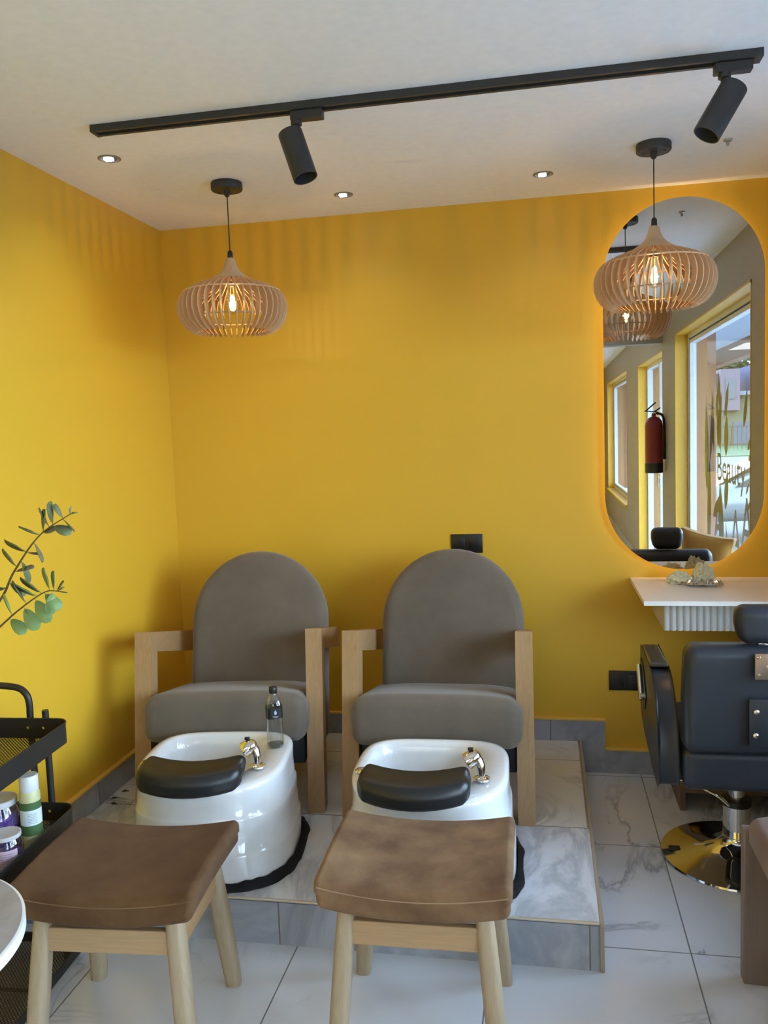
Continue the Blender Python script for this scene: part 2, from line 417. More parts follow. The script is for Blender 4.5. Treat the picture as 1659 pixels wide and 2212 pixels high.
# ------------------------------------------------------------------ window lettering and leaf vinyls on window_1
def text_mesh(s, size, mat, name, parent, loc, rot, scale=(1, 1, 1), extrude=.0004):
    cu = bpy.data.curves.new('t', 'FONT'); cu.body = s; cu.size = size; cu.extrude = extrude; cu.align_x = 'LEFT'
    to = bpy.data.objects.new('t', cu); C.objects.link(to)
    dg = bpy.context.evaluated_depsgraph_get(); me = bpy.data.meshes.new_from_object(to.evaluated_get(dg))
    bpy.data.objects.remove(to)
    o_ = bpy.data.objects.new(name, me); C.objects.link(o_); me.materials.clear(); me.materials.append(mat)
    o_.parent = parent; o_.location = loc; o_.rotation_euler = rot; o_.scale = scale
    return o_
M_vblue = plain('blue_grey_vinyl', (.035, .05, .09, 1), .6)
M_vgrey = plain('pale_mauve_vinyl', (.36, .33, .36, 1), .7)
M_vtan = plain('frosted_tan_vinyl', (.36, .30, .16, 1), .7)
RT = (PI/2, 0, PI/2)   # readable from the street: runs towards +y
text_mesh('Beauty', .22, M_vblue, 'lettering', win1, (2.979, -2.42, 1.19), RT, (1.42, 1.25, 1))
for ch_, y_, z_ in (('A', -2.52, .74), ('A', -1.98, .70), ('A', -1.68, .80)):
    text_mesh(ch_, .46, M_vgrey, 'lettering', win1, (2.979, y_, z_), RT, (1.0, 1.05, 1))
def leaf2(y, z, L_, wd, ang, b, x=2.979):
    pts = []
    for k in range(14):
        t_ = k/13; pts.append((L_*t_, wd*math.sin(PI*t_**.8)*.5))
    pts += [(L_*(1-k/13), -wd*math.sin(PI*(1-k/13)**.8)*.5) for k in range(1, 13)]
    ca, sa = math.cos(ang), math.sin(ang)
    b.prism([(y+p*ca-q*sa, z+p*sa+q*ca) for p, q in pts], x, x+.0008, 0)
lf = B()
for y, z, L_, wd, a in ((-2.78, 1.05, .75, .16, 1.62), (-2.66, 1.30, .55, .10, 1.35), (-2.52, 1.36, .48, .09, 1.75), (-2.40, 1.42, .40, .12, 1.2), (-2.30, 1.40, .34, .15, 1.9), (-2.12, 1.36, .30, .13, 1.5),
        (-2.46, 1.62, .30, .08, 1.2), (-2.30, 1.66, .30, .08, 1.8), (-2.16, 1.62, .26, .09, 1.1), (-2.72, .62, .75, .15, 1.5), (-2.55, .92, .32, .10, .5), (-2.25, .66, .55, .17, 1.7), (-2.15, 1.0, .30, .12, 1.3), (-2.0, .55, .40, .07, 1.9)):
    leaf2(y, z, L_, wd, a, lf, 2.979+.0004*random.randint(0, 3))
for y0_, z0_, y1_, z1_ in ((-2.50, 1.75, -2.42, .9), (-2.62, 1.7, -2.50, 1.0), (-2.36, 1.7, -2.28, 1.3)):
    lf.prism([(y0_, z0_), (y1_, z1_), (y1_+.012, z1_), (y0_+.006, z0_)], 2.9795, 2.9803, 0)
lf.out('leaf_decal', M_vtan, win1, smooth=0)
lf = B()
for y, z, L_, wd, a in ((-1.62, 1.55, .26, .08, 1.2), (-1.52, 1.42, .14, .05, .6), (-1.50, 1.36, .14, .04, .3), (-1.56, 1.15, .12, .03, .7), (-1.50, 1.06, .10, .03, .8), (-1.98, 1.42, .16, .015, 1.3)):
    leaf2(y, z, L_, wd, a, lf)
lf.out('leaf_decal', M_vblue, win1, smooth=0)

# ------------------------------------------------------------------ outside, seen in the mirror
Z0 = -.50
def ground(name, a, b, mat): return struct(B().span(a, b).out(name, mat, smooth=0))
ground('ground_1', (3.1, -15, Z0-.1), (4.6, 4, Z0+.02), plain('paved_walk', (.54, .58, .64, 1), .8))
ground('ground_2', (4.6, -15, Z0-.1), (40, 12, Z0), plain('pale_asphalt', (.12, .125, .135, 1), .85))
ground('ground_3', (-10, -50, Z0-.1), (60, -15, Z0), plain('grey_asphalt', (.10, .105, .115, 1), .85))
def grassm():
    m = N('grass'); v = m.obj(); n = m.noise(v, 2, 5); c = m.mix(n, (.018, .050, .016, 1), (.035, .085, .026, 1)); return m.set(Base_Color=c, Roughness=.9)
M_grass = grassm()
ground('ground_4', (-10, -110, Z0-.1), (90, -50, Z0+.05), M_grass)
# cream house across the road
hs = thing('house', 'cream house with grey upper balcony across the road, seen in the mirror', 'house', (0, 0, 0))
M_cream = plain('cream_render', (.085, .088, .060, 1), .8)
B().span((8, -84, Z0), (30, -75, 3.9)).out('wall', M_cream, hs, smooth=0)
B().span((7.6, -84.4, 3.9), (30.4, -74.3, 4.25)).out('roof', plain('grey_roof_slab', (.10, .12, .15, 1), .8), hs, smooth=0)
B().span((8, -83, 4.25), (17.0, -75.2, 5.9)).out('balcony', plain('grey_cladding', (.035, .045, .062, 1), .7), hs, smooth=0)
B().span((17.0, -83, 2.6), (18.6, -74.2, 6.2)).out('stair_tower', plain('pink_render', (.10, .075, .10, 1), .7), hs, smooth=0)
B().span((20.0, -83, 4.25), (27.0, -75.2, 6.6)).out('upper_wall', plain('blue_cladding', (.04, .055, .12, 1), .7), hs, smooth=0)
M_hwin = plain('dark_house_glass', (.03, .04, .06, 1), .2)
for x0, x1, z0, z1 in ((9.6, 12.0, 2.0, 3.0), (14.4, 17.4, 2.0, 3.0), (20.6, 22.8, 2.0, 3.0), (17.4, 18.2, 3.6, 5.4)):
    B().span((x0, -75.1, z0), (x1, -74.9 if x1-x0 > 1 else -74.1, z1)).out('window', M_hwin, hs, smooth=0)
B().span((18.2, -75.1, Z0), (20.0, -74.9, 1.6)).out('door', plain('blue_grey_door', (.045, .06, .09, 1), .6), hs, smooth=0)
# fence
fn = thing('railing_fence', 'dark metal railing fence in front of the cream house, seen in the mirror', 'fence', (0, -62, Z0+.05))
fb = B(); fb.span((8, -.03, 1.65), (26, .03, 1.72)); fb.span((8, -.03, .35), (26, .03, .42)); fb.out('rail', M_black, fn, smooth=0)
fb = B()
for k in range(60): fb.span((8+k*.3, -.016, .05), (8.03+k*.3, .016, 1.8))
fb.out('bars', M_black, fn, smooth=0)
# tree
def leafm():
    m = N('tree_leaves'); v = m.obj(); n = m.noise(v, 1.5, 4); c = m.mix(n, (.012, .030, .016, 1), (.05, .085, .035, 1)); return m.set(Base_Color=c, Roughness=.8)
M_leaf = leafm(); M_bark = plain('bark', (.07, .055, .045, 1), .9)
def tree(label, x, y, hh, rr, seed):
    rnd = random.Random(seed)
    t_ = thing('tree', label, 'tree', (x, y, Z0), 0)
    tb = B(); tb.tube([(0, 0, 0), (.1, .05, hh*.35), (0, .1, hh*.75)], lambda q: .16*(1-q*.6), 8, 6)
    for k in range(7):
        a = k*2.4; tb.tube([(0, 0, hh*.4), (math.cos(a)*rr*.4, math.sin(a)*rr*.4, hh*.6), (math.cos(a)*rr*.7, math.sin(a)*rr*.7, hh*.8)], lambda q: .07*(1-q*.7), 6, 4)
    tb.out('trunk', M_bark, t_)
    cb = B()
    for k in range(4200):
        a, b_, q = rnd.uniform(0, 2*PI), rnd.uniform(-1, 1), rnd.random()**.4
        c_ = Vector((math.cos(a)*math.sqrt(1-b_*b_)*rr*q, math.sin(a)*math.sqrt(1-b_*b_)*rr*q, hh*.75+b_*rr*.6*q))
        R_ = Matrix.Rotation(rnd.uniform(0, 6), 3, 'X') @ Matrix.Rotation(rnd.uniform(0, 6), 3, 'Z')
        s_ = rnd.uniform(.22, .50)
        cb.add([c_+R_ @ Vector(p)*s_ for p in ((-1, 0, 0), (0, -.45, .12), (1, 0, 0), (0, .45, .12))], [(0, 1, 2, 3)])
    cb.out('foliage', M_leaf, t_, smooth=0)
tree('tall leafy tree above the pink stair tower, seen through the window in the mirror', 18.8, -90, 13.0, 6.0, 3)
tree('bushy green tree right of the pink stair tower, seen through the window in the mirror', 31.5, -92, 12.5, 5.6, 5)
# white car
cr_ = thing('car', 'white parked car seen through the lettered window in the mirror', 'car', (5.72, -12.2, Z0), 0)
M_car = plain('white_car_paint', (.16, .19, .21, 1), .2, Coat_Weight=.6); M_cg = plain('car_glass', (.04, .06, .075, 1), .08)
prof = [(-2.1, .35, .62), (-2.05, .32, .80), (-1.4, .30, .93), (-.95, .30, 1.0), (-.2, .32, 1.40), (.5, .32, 1.47), (1.3, .32, 1.40), (1.85, .34, 1.08), (2.05, .36, .95), (2.1, .40, .6)]
rs = []
for x, zb, zt in prof:
    hw = .84 if -1.9 < x < 1.9 else .74; ring = []
    belt = min(zt, .92)
    for y, z in ((-hw, zb), (-hw*1.02, (zb+belt)/2), (-hw, belt-.02), (-hw*.80 if zt > 1.1 else -hw*.86, zt-.03), (-hw*.5, zt), (hw*.5, zt), (hw*.80 if zt > 1.1 else hw*.86, zt-.03), (hw, belt-.02), (hw*1.02, (zb+belt)/2), (hw, zb)):
        ring.append(Vector((x, y, z)))
    rs.append(ring)
B().rings(rs).out('body', M_car, cr_, 50, sub=1)
g = B(); g.prism([(-.72, .98), (-.12, 1.33), (1.2, 1.33), (1.62, 1.0)], .70, .80, 1); g.out('side_window', M_cg, cr_, 0)
g = B(); g.prism([(-.72, .98), (-.12, 1.33), (1.2, 1.33), (1.62, 1.0)], -.80, -.70, 1); g.out('side_window', M_cg, cr_, 0)
g = B(); g.add([(-.96, -.66, 1.02), (-.96, .66, 1.02), (-.24, .56, 1.41), (-.24, -.56, 1.41), (-.90, -.66, 1.0), (-.90, .66, 1.0), (-.20, .56, 1.38), (-.20, -.56, 1.38)], [(0, 1, 2, 3), (4, 5, 6, 7), (0, 1, 5, 4), (2, 3, 7, 6)]); g.out('windscreen', M_cg, cr_, 0)
for x in (-1.32, 1.32):
    for y in (-.78, .78):
        wb = B(); wb.cyl((x, y-.09, .31), (x, y+.09, .31), .31, seg=28); wh = wb.out('wheel', M_black, cr_, 40)
        hb = B(); hb.cyl((x, y-.097, .31), (x, y+.097, .31), .19, seg=20); hb.out('hub', M_chrome, wh, 40)
B().span((-2.12, -.6, .42), (-2.06, .6, .66), .02).out('grille', M_cg, cr_, 30)
for y in (-.66, .66): B().rbox((-2.03, y, .74), (.14, .24, .13), .05).out('headlight', M_chrome, cr_)

# ------------------------------------------------------------------ pedicure chairs
def rect_frame_post(b, p0, p1, wx, dy):
    """bar of width wx (x) and depth dy (in the y/z plane) from p0 to p1"""
    p0, p1 = Vector(p0), Vector(p1); t_ = (p1-p0); L_ = t_.length
    a = math.atan2(t_.y, t_.z)
    sh = math.atan2(t_.x, t_.z)
    b.box((p0+p1)/2, (wx, dy, L_), .004, RX(-a) @ RY(sh) if abs(sh) > 1e-6 else RX(-a))
CW = .722
def arch(hw, z0, z1, n=26):
    zc = z1-hw*1.02
    pts = [(-hw+.02, z0), (hw-.02, z0), (hw, z0+.03)]
    pts += [(hw, z0+.03+(zc-z0-.03)*k/5) for k in range(1, 5)]
    pts += [(hw*math.cos(PI*k/n), zc+(z1-zc)*math.sin(PI*k/n)) for k in range(n+1)]
    pts += [(-hw, zc-(zc-z0-.03)*k/5) for k in range(1, 5)] + [(-hw, z0+.03)]
    return pts
def pedicure_chair(label, loc, rz, CW=.722, bx=.03):
    """local origin at the front-post line on the platform; +y goes to the wall"""
    t_ = thing('pedicure_chair', label, 'chair', loc, rz, 'pedicure chairs on the platform')
    for s in (-1, 1):
        xo = s*(CW/2-.032)
        # front leg (leans back), armrest (drops to the back), rear leg
        b = B(); b.prism([(0, 0), (.085, 0), (.185, .595), (.118, .695)], xo-.032, xo+.032, 0)
        b.out('leg', M_oak, t_, 0)
        b = B(); b.prism([(.118, .695), (.185, .600), (.70, .470), (.70, .565)], xo-.031, xo+.031, 0)
        b.out('armrest', M_oakh, t_, 0)
        b = B(); b.span((s*.285-.025, .50, 0), (s*.285+.025, .55, .26), .003); b.out('leg', M_dark, t_, 0)
    # seat cushion: front lip hangs over the rail
    def fs(p):
        x, y, z = p
        lip = max(0, (-y-.20)/.12); lip = min(1, lip)
        if z < 0: z -= .075*lip
        z += .022*(1-(x/.314)**4)*(z > 0) - .20*(y+.305) - .008
        if y < -.2 and z > 0: z += 0
        return (x, y, z)
    B().rbox((0, .285, .410), (.640, .61, .135), .052, 10, 5, fs).out('seat', M_grey, t_, 60)
    # upholstered arched back, leaning to the wall
    A_ = math.radians(-15)
    b = B(); b.pill(arch(.297, -.20, .618), -.065, .065, .042, 6)
    for v in b.b.verts: v.co = RX(A_) @ v.co + Vector((bx, .44, .34))
    b.out('backrest', M_grey, t_, 50)
    b = B(); b.span((-.295, .07, .17), (.295, .48, .290), .006); b.out('underframe', M_dark, t_, 0)
    return t_
pedicure_chair('grey upholstered chair with arched back in the corner beside the left wall, oak arms', (.572, -.915, .147), math.radians(7.5), .745, .05)
pedicure_chair('grey upholstered chair with arched back and oak arms, in front of the black wall socket', (1.380, -.895, .147), math.radians(1.0))

# ------------------------------------------------------------------ foot basins
def sgnp(v, p): return math.copysign(abs(v)**p, v)
def plan(a, bf, bb_, z, cx=0, cy=0, nr=4.0, nf=2.7, n=72):
    pts = []
    for i in range(n):
        th = 2*PI*i/n; c_, s_ = math.cos(th), math.sin(th); q = nr if s_ > 0 else nf
        bl_ = .5+.5*math.tanh(s_*6); q = nf+(nr-nf)*bl_
        pts.append(Vector((cx+a*sgnp(c_, 2/q), cy+(bb_ if s_ > 0 else bf)*sgnp(s_, 2/q), z)))
    return pts
def foot_basin(label, loc, rz):
    t_ = thing('foot_basin', label, 'foot basin', loc, rz, 'pedicure foot basins')
    HZ = .348; rs = []
    prof = [(.273, .261, .261, 0), (.273, .261, .261, .100), (.271, .259, .259, .108), (.266, .254, .255, .114),
            (.264, .252, .254, .190), (.2635, .252, .254, .218), (.261, .250, .252, .226), (.257, .246, .249, .231), (.255, .244, .248, .300),
            (.256, .246, .248, .325), (.255, .245, .247, .338), (.249, .239, .241, .346), (.238, .228, .230, HZ)]
    for a, bf, b2, z in prof:
        # front rim dips towards the sitter's side
        rs.append([Vector((p.x, p.y, z - (.022*max(0, -p.y/.25)**1.5 if z > .29 else 0))) for p in plan(a, bf, b2, z)])
    inn = [(.196, .176, .208, HZ, -.030), (.188, .168, .199, HZ-.008, -.030), (.181, .160, .190, HZ-.05, -.030),
           (.160, .148, .165, .14, -.030), (.135, .125, .14, .105, -.030), (.05, .05, .05, .10, -.03)]
    for a, bf, b2, z, cx in inn:
        rs.append([Vector((p.x, p.y, z-(.022*max(0, -p.y/.25)**1.5 if z > .29 else 0))) for p in plan(a, bf, b2, z, cx, .010, 4.2, 3.0)])
    B().rings(rs).out('tub', M_white, t_, 45)
    # sealant bead on the tiles
    rn = random.Random(hash(label) % 999)
    o_, i_, tp = [], [], []
    n = 72; base = plan(.276, .264, .264, 0, n=n)
    jit = [rn.uniform(-.004, .005) for _ in range(n)]
    ro = [Vector((p.x*(1+(.022+jit[i])/.27), p.y*(1+(.021+jit[i])/.26), .001)) for i, p in enumerate(base)]
    rm = [Vector((p.x*(1+(.018+jit[i])/.27), p.y*(1+(.017+jit[i])/.26), .014)) for i, p in enumerate(base)]
    rt = [Vector((p.x*1.005, p.y*1.005, .026+jit[(i*7) % n]*1.2)) for i, p in enumerate(base)]
    ri = [Vector((p.x*.99, p.y*.99, .001)) for p in base]
    sb = B(); sb.rings([ri, ro, rm, rt], True, False, False); sb.out('sealant', M_bitumen, t_, 60)
    # black padded foot rest over the front rim
    def fp(p):
        x, y, z = p; q = abs(x)/.182
        fw = max(0, -y/.085)
        y2 = y*(1-.12*q**3) + .050*q**2
        if z < 0: z -= .020*fw
        z += -.018*fw*fw + .010*q*q
        return (x*(1-.06*max(0, y/.085)), y2, z)
    B().rbox((-.034, -.200, HZ+.010), (.352, .154, .056), .028, 8, 5, fp).out('foot_rest', M_pad, t_, 60)
    # shower head tap on the right of the deck
    TXo, TYo = .172, -.100
    tb = B(); tb.lathe([(.026, -.002), (.026, .004), (.020, .008), (.012, .011)], (TXo, TYo, HZ), 24)
    tb.tube([(TXo, TYo, HZ+.006), (TXo-.001, TYo+.004, HZ+.032), (TXo-.010, TYo+.010, HZ+.056), (TXo-.028, TYo+.014, HZ+.070)], lambda q: .0105+.0075*q, 18, 6)
    d_ = Vector((-.75, -.10, -.50)).normalized(); c_ = Vector((TXo-.020, TYo+.013, HZ+.068))
    tb.lathe([(.004, -.018), (.015, -.013), (.022, 0), (.026, .014), (.027, .030), (.023, .033)], c_, 28, rot=d_.to_track_quat('Z', 'Y').to_matrix())
    tap = tb.out('tap', M_chrome, t_, 50)
    B().rbox((TXo-.034, TYo+.013, HZ+.091), (.018, .012, .009), .003).out('switch', M_black, tap)
    fb_ = B(); fb_.lathe([(.021, .0305), (.021, .0340)], c_, 24, rot=d_.to_track_quat('Z', 'Y').to_matrix()); fb_.out('spray_face', M_black, tap)
    kb = B(); kb.lathe([(.024, 0), (.024, .004), (.020, .008), (.012, .009)], (-.218, -.066, HZ-.002), 28)
    kn = kb.out('control_knob', M_chrome, t_, 50)
    return t_
bA = foot_basin('white foot basin by the left wall with the clear bottle on its rim', (.648, -1.195, .147), math.radians(7))
bB = foot_basin('white foot basin behind the tan stool, its rim clear of any bottle', (1.408, -1.205, .147), math.radians(1.5))

# ------------------------------------------------------------------ bottle on the rim
def bottle():
    t_ = thing('water_bottle', 'clear plastic water bottle with black cap and label on the left foot basin rim', 'bottle', (.835, -1.093, .4955), .5)
    def sq(r, z, k=3.2, n=40): return [Vector((r*sgnp(math.cos(2*PI*i/n), 2/k), r*sgnp(math.sin(2*PI*i/n), 2/k), z)) for i in range(n)]
    rs = [sq(.020, 0), sq(.0265, .003), sq(.0285, .012), sq(.0285, .150), sq(.0275, .158), sq(.022, .175, 2.6), sq(.014, .188, 2), sq(.012, .192, 2), sq(.012, .198, 2)]
    B().rings(rs).out('body', M_clear, t_, 50)
    lb = B().rings([sq(.0292, .108), sq(.0292, .146)], True, False, False).out('label', M_black, t_, 50); lb['label'] = 'black paper label'
    e = B()
    d = [(0, .012), (.004, .004), (.005, 0), (.0035, -.004), (0, -.0055), (-.0035, -.004), (-.005, 0), (-.004, .004)]
    e.prism([(p, .129+q) for p, q in d], -.0300, -.0293, 1)
    em = e.out('emblem', plain('blue_white_ink', (.35, .42, .75, 1), .5), lb, 0)
    e = B(); e.span((-.010, -.0300, .1165), (.010, -.0293, .1175)); e.span((-.007, -.0300, .1135), (.007, -.0293, .1142)); e.out('print_line', plain('white_ink', (.6, .6, .65, 1), .5), lb, 0)
    B().lathe([(.014, .195), (.0145, .196), (.0145, .214), (.0135, .216)], (0, 0, 0), 28).out('cap', M_black, t_)
    B().rings([sq(.026, .004), sq(.0265, .010)]).out('water', glassy('water_residue', (.45, .48, .52, 1), .1), t_)
    return t_
bottle()

# ------------------------------------------------------------------ wooden stools with velvet seats
def stool(label, loc, rz, mat, legs=True):
    t_ = thing('stool', label, 'stool', loc, rz, 'velvet topped stools')
    zs = .441
    def fsd(p):
        x, y, z = p
        s_ = .026*(x/.245)**2 - .008*(y/.2)**2
        return (x*(1+.02*(z > 0)), y, z+s_)
    B().rbox((0, 0, zs), (.482, .412, .078), .020, 12, 5, fsd).out('seat', mat, t_, 60)
    pts = []
    for i in range(41):
        x = -.236+.472*i/40; pts.append((x, -.2050, zs+.020+.026*(x/.245)**2-.008))
    pp = B(); pp.tube(pts, .0020, 6); pp.out('seam', M_tan if mat is M_brown else M_tanseam, t_)
    for sx_ in (-1, 1):
        for sy_ in (-1, 1):
            top = Vector((sx_*.172, sy_*.140, zs-.022)); bot = Vector((sx_*.208, sy_*.182, 0))
            b = B(); rs = []
            for k in range(7):
                q = k/6; c_ = bot.lerp(top, q); r = .0218+.0035*math.sin(PI*min(1, q*.9+.1)); r = r*(.93 if k == 0 else 1)
                rs.append([c_+Vector((r*sgnp(math.cos(2*PI*i/24), 2/3.0), r*sgnp(math.sin(2*PI*i/24), 2/3.0), 0)) for i in range(24)])
            b.rings(rs); b.out('leg', M_ash, t_, 50)
    def strip(b, y, x0, x1, z0, z1): b.span((x0, y-.011, z0), (x1, y+.011, z1), .003)
    for sy_ in (-1, 1):
        b = B(); strip(b, sy_*.150, -.165, .165, .306, .370); b.out('rail', M_oakx, t_, 0)
    for sx_ in (-1, 1):
        b = B(); b.span((sx_*.178-.011, -.14, .310), (sx_*.178+.011, .14, .370), .003); b.out('rail', M_oakh, t_, 0)
    return t_
stool('dark brown velvet stool on pale wooden legs beside the black trolley', (.678, -1.868, 0), math.radians(4), M_brown)
stool('tan brown velvet stool on pale wooden legs in front of the right foot basin', (1.452, -1.745, 0), math.radians(1), M_tan)

# third stool, square legs, cut by the right edge of the photo
t3 = thing('square_leg_stool', 'taupe padded stool with thick square legs by the barber chair base', 'stool', (2.590, -1.66, 0), 0)
def f3(p):
    x, y, z = p; return (x, y, z + (.035*(1-(x/.27)**2) if z > 0 else 0))
B().rbox((.005, .0, .438), (.52, .43, .080), .030, 10, 5, f3).out('seat', M_taupe, t3, 60)
M_gw = wood('grey_brown_timber', (.17, .125, .105, 1), (.235, .175, .15, 1), 2)
for sx_ in (-1, 1):
    for sy_ in (-1, 1):
        b = B(); b.box((sx_*.232, sy_*.203, .226), (.072, .044, .452), .004)
        b.out('leg', M_gw, t3, 0)

# ------------------------------------------------------------------ pendants
def pendant(label, loc):
    t_ = thing('pendant_lamp', label, 'pendant lamp', loc, 0, 'slatted wood pendant lamps')
    b = B(); b.lathe([(.060, 0), (.062, -.004), (.062, -.026), (.059, -.030), (.012, -.031), (.010, -.050), (.003, -.056)]); cn = b.out('canopy', M_track, t_)
    
    for s_ in (-1, 1): sb = B(); sb.cyl((s_*.036, -s_*.012, -.029), (s_*.036, -s_*.012, -.033), .005); sb.out('screw', M_black, cn)
    b = B(); b.tube([(0, 0, -.05), (.0, 0, -.27)], .0022, 8); b.out('cord', M_black, t_)
    b = B(); b.lathe([(.006, -.262), (.010, -.268), (.011, -.292), (.009, -.296)], seg=16); b.out('cord_grip', M_black, t_)
    # turned wooden neck + ribs, one shade
    b = B(); b.lathe([(.010, -.290), (.018, -.294), (.024, -.318), (.034, -.338), (.050, -.355), (.080, -.373), (.079, -.379), (.046, -.364), (.022, -.335), (.010, -.31)], seg=48, cap0=False, cap1=False)
    outer = [(.055, -.362), (.095, -.377), (.145, -.394), (.195, -.416), (.225, -.444), (.238, -.482), (.235, -.520), (.221, -.553), (.198, -.578), (.168, -.594)]
    inner = [(.050, -.372), (.085, -.398), (.128, -.420), (.172, -.438), (.198, -.458), (.211, -.486), (.208, -.516), (.197, -.543), (.178, -.565), (.152, -.582)]
    outer = [(r*.915, -.362+(z+.362)*.965) for r, z in outer]; inner = [(r*.915, -.362+(z+.362)*.965) for r, z in inner]
    op = spline([Vector((r, 0, z)) for r, z in outer], 2); ip = spline([Vector((r, 0, z)) for r, z in inner], 2)
    nr = 44
    for k in range(nr):
        R_ = Matrix.Rotation(2*PI*k/nr, 3, 'Z'); th = .0019
        rs = []
        for po, pi_ in zip(op, ip):
            rs.append([R_ @ Vector((po.x, -th, po.z)), R_ @ Vector((po.x, th, po.z)), R_ @ Vector((pi_.x, th, pi_.z)), R_ @ Vector((pi_.x, -th, pi_.z))])
        b.rings(rs)
    for r, z in ((.188, -.422), (.186, -.526)):
        b.lathe([(r-.004, z), (r+.004, z), (r+.004, z-.004), (r-.004, z-.004), (r-.004, z)], seg=64, cap0=False, cap1=False)
    b.out('lamp_shade', M_shade, t_, 30)
    b = B(); b.lathe([(.012, -.362), (.030, -.372), (.028, -.378), (.019, -.384), (.018, -.402), (.014, -.404)], seg=24); b.out('lamp_holder', M_track, t_)
    b = B(); b.lathe([(.012, -.402), (.014, -.412), (.022, -.435), (.031, -.465), (.031, -.485), (.022, -.505), (.006, -.513)], seg=28); bl_ = b.out('bulb', M_bulbglass, t_)
    b = B(); b.rbox((0, 0, -.462), (.017, .017, .050), .008); b.rbox((.001, 0, -.497), (.010, .010, .012), .0045); b.out('filament', M_filament, bl_)
    l = lamp('POINT', 'bulb_light', (0, 0, -.47), 6, (1, .60, .25), .014); l.parent = t_
    return t_
pendant('slatted wooden pendant lamp hanging near the left wall above the chairs', (.580, -.614, H))
pendant('slatted wooden pendant lamp hanging in front of the oval mirror', (2.203, -.586, H))

# ------------------------------------------------------------------ track and spotlights
tr = tag(B().out('track', M_track), 'x', 'x') if False else thing('light_track', 'long charcoal lighting track running across the white ceiling', 'lighting track', (0, 0, 0))
b = B(); b.span((.405, -1.315, H-.022), (2.395, -1.302, H), .001); b.span((.405, -1.278, H-.022), (2.395, -1.265, H), .001); b.span((.405, -1.303, H-.010), (2.395, -1.277, H)); b.out('rail', M_track, tr, 0)
b = B(); b.span((.395, -1.316, H-.023), (.408, -1.264, H), .001); b.out('end_cap', M_track, tr, 0)
b = B(); b.span((2.380, -1.316, H-.023), (2.402, -1.264, H), .001); b.out('end_cap', M_track, tr, 0)
def spot(label, x, d, off):
    t_ = thing('track_spotlight', label, 'spotlight', (x, -1.29, H), 0, 'cylinder spotlights on the ceiling track')
    b = B(); b.box((0, 0, -.036), (.100, .034, .028), .003); b.out('adapter', M_track, t_, 0)
    b = B(); b.cyl((off, 0, -.048), (off, 0, -.062), .017); b.cyl((off, 0, -.058), (off, 0, -.135), .010); b.out('arm', M_track, t_)
    d = Vector(d).normalized(); q = d.to_track_quat('Z', 'Y').to_matrix(); L_ = .150
    top = Vector((off, -.0, -.130)) - d*.040 + Vector((d.x*0-.0, -.034, 0))
    b = B(); b.lathe([(.020, -.001), (.0365, 0), (.0375, .003), (.0375, L_), (.0345, L_), (.0335, L_-.035), (.010, L_-.045)], top, 36, rot=q, cap1=True); b.out('barrel', M_track, t_, 35)
    b = B(); b.lathe([(.026, L_-.030), (.022, L_-.027), (.008, L_-.030)], top, 28, rot=q); b.out('lens', plain('grey_reflector', (.45, .47, .50, 1), .12, .9), t_)
    return t_
spot('charcoal cylinder spotlight in the middle of the ceiling track, aimed down and right', 1.103, (.33, -.10, -1), -.035)
spot('charcoal cylinder spotlight at the right end of the ceiling track, aimed down and left', 2.327, (-.60, -.12, -1), -.022)

# ------------------------------------------------------------------ recessed downlights
def downlight(label, x, y):
    t_ = thing('downlight', label, 'downlight', (x, y, H), 0, 'small recessed downlights')
    b = B(); b.lathe([(.040, 0), (.040, -.003), (.034, -.005), (.029, -.003), (.026, -.001)], seg=32, cap0=False, cap1=False); b.out('bezel', plain('brushed_bezel', (.30, .32, .36, 1), .3, .8), t_)
    b = B(); b.lathe([(.030, -.0012), (.028, -.0016)], seg=24); b.out('reflector', plain('dark_reflector', (.10, .12, .16, 1), .3, .8), t_)
    b = B(); b.rbox((-.003, 0, -.0045), (.030, .026, .006), .003); b.out('bulb', M_led, t_)
    l = lamp('SPOT', 'downlight_beam', (0, 0, -.015), 3, (.82, .92, 1), .02, spot_size=2.3, spot_blend=1.0); l.parent = t_
downlight('bright recessed downlight near the left wall, below the track end', .295, -1.009)
downlight('bright recessed downlight between the left pendant and the middle of the ceiling', .984, -.314)
downlight('bright recessed downlight left of the right pendant near the mirror wall', 1.810, -.340)

# ------------------------------------------------------------------ oval backlit mirror
def stadium(cx, zc, hw, hh, n=40):
    pts = []
    for k in range(n+1): a = PI*k/n; pts.append((cx+hw*math.cos(a), zc+(hh-hw)+hw*math.sin(a)))
    for k in range(n+1): a = PI+PI*k/n; pts.append((cx+hw*math.cos(a), zc-(hh-hw)+hw*math.sin(a)))
    return pts
tm = thing('oval_mirror', 'tall oval frameless mirror with warm light glowing behind it', 'mirror', (2.386, 0, 1.746))
b = B(); b.prism(stadium(0, 0, .330, .795), -.040, -.035, 1); b.out('mirror_glass', M_mirror, tm, 0)
b = B(); b.prism(stadium(0, 0, .285, .750), -.035, -.002, 1); b.out('backing_box', plain('white_backing', (.6, .5, .35, 1), .6), tm, 0)
b = B()
sa, sb_ = stadium(0, 0, .285, .750), stadium(0, 0, .289, .754)
b.rings([[Vector((p, -.030, q)) for p, q in sa], [Vector((p, -.030, q)) for p, q in sb_], [Vector((p, -.020, q)) for p, q in sb_], [Vector((p, -.020, q)) for p, q in sa]], True, False, False)
b.out('light_strip', M_ledwarm, tm, 0)

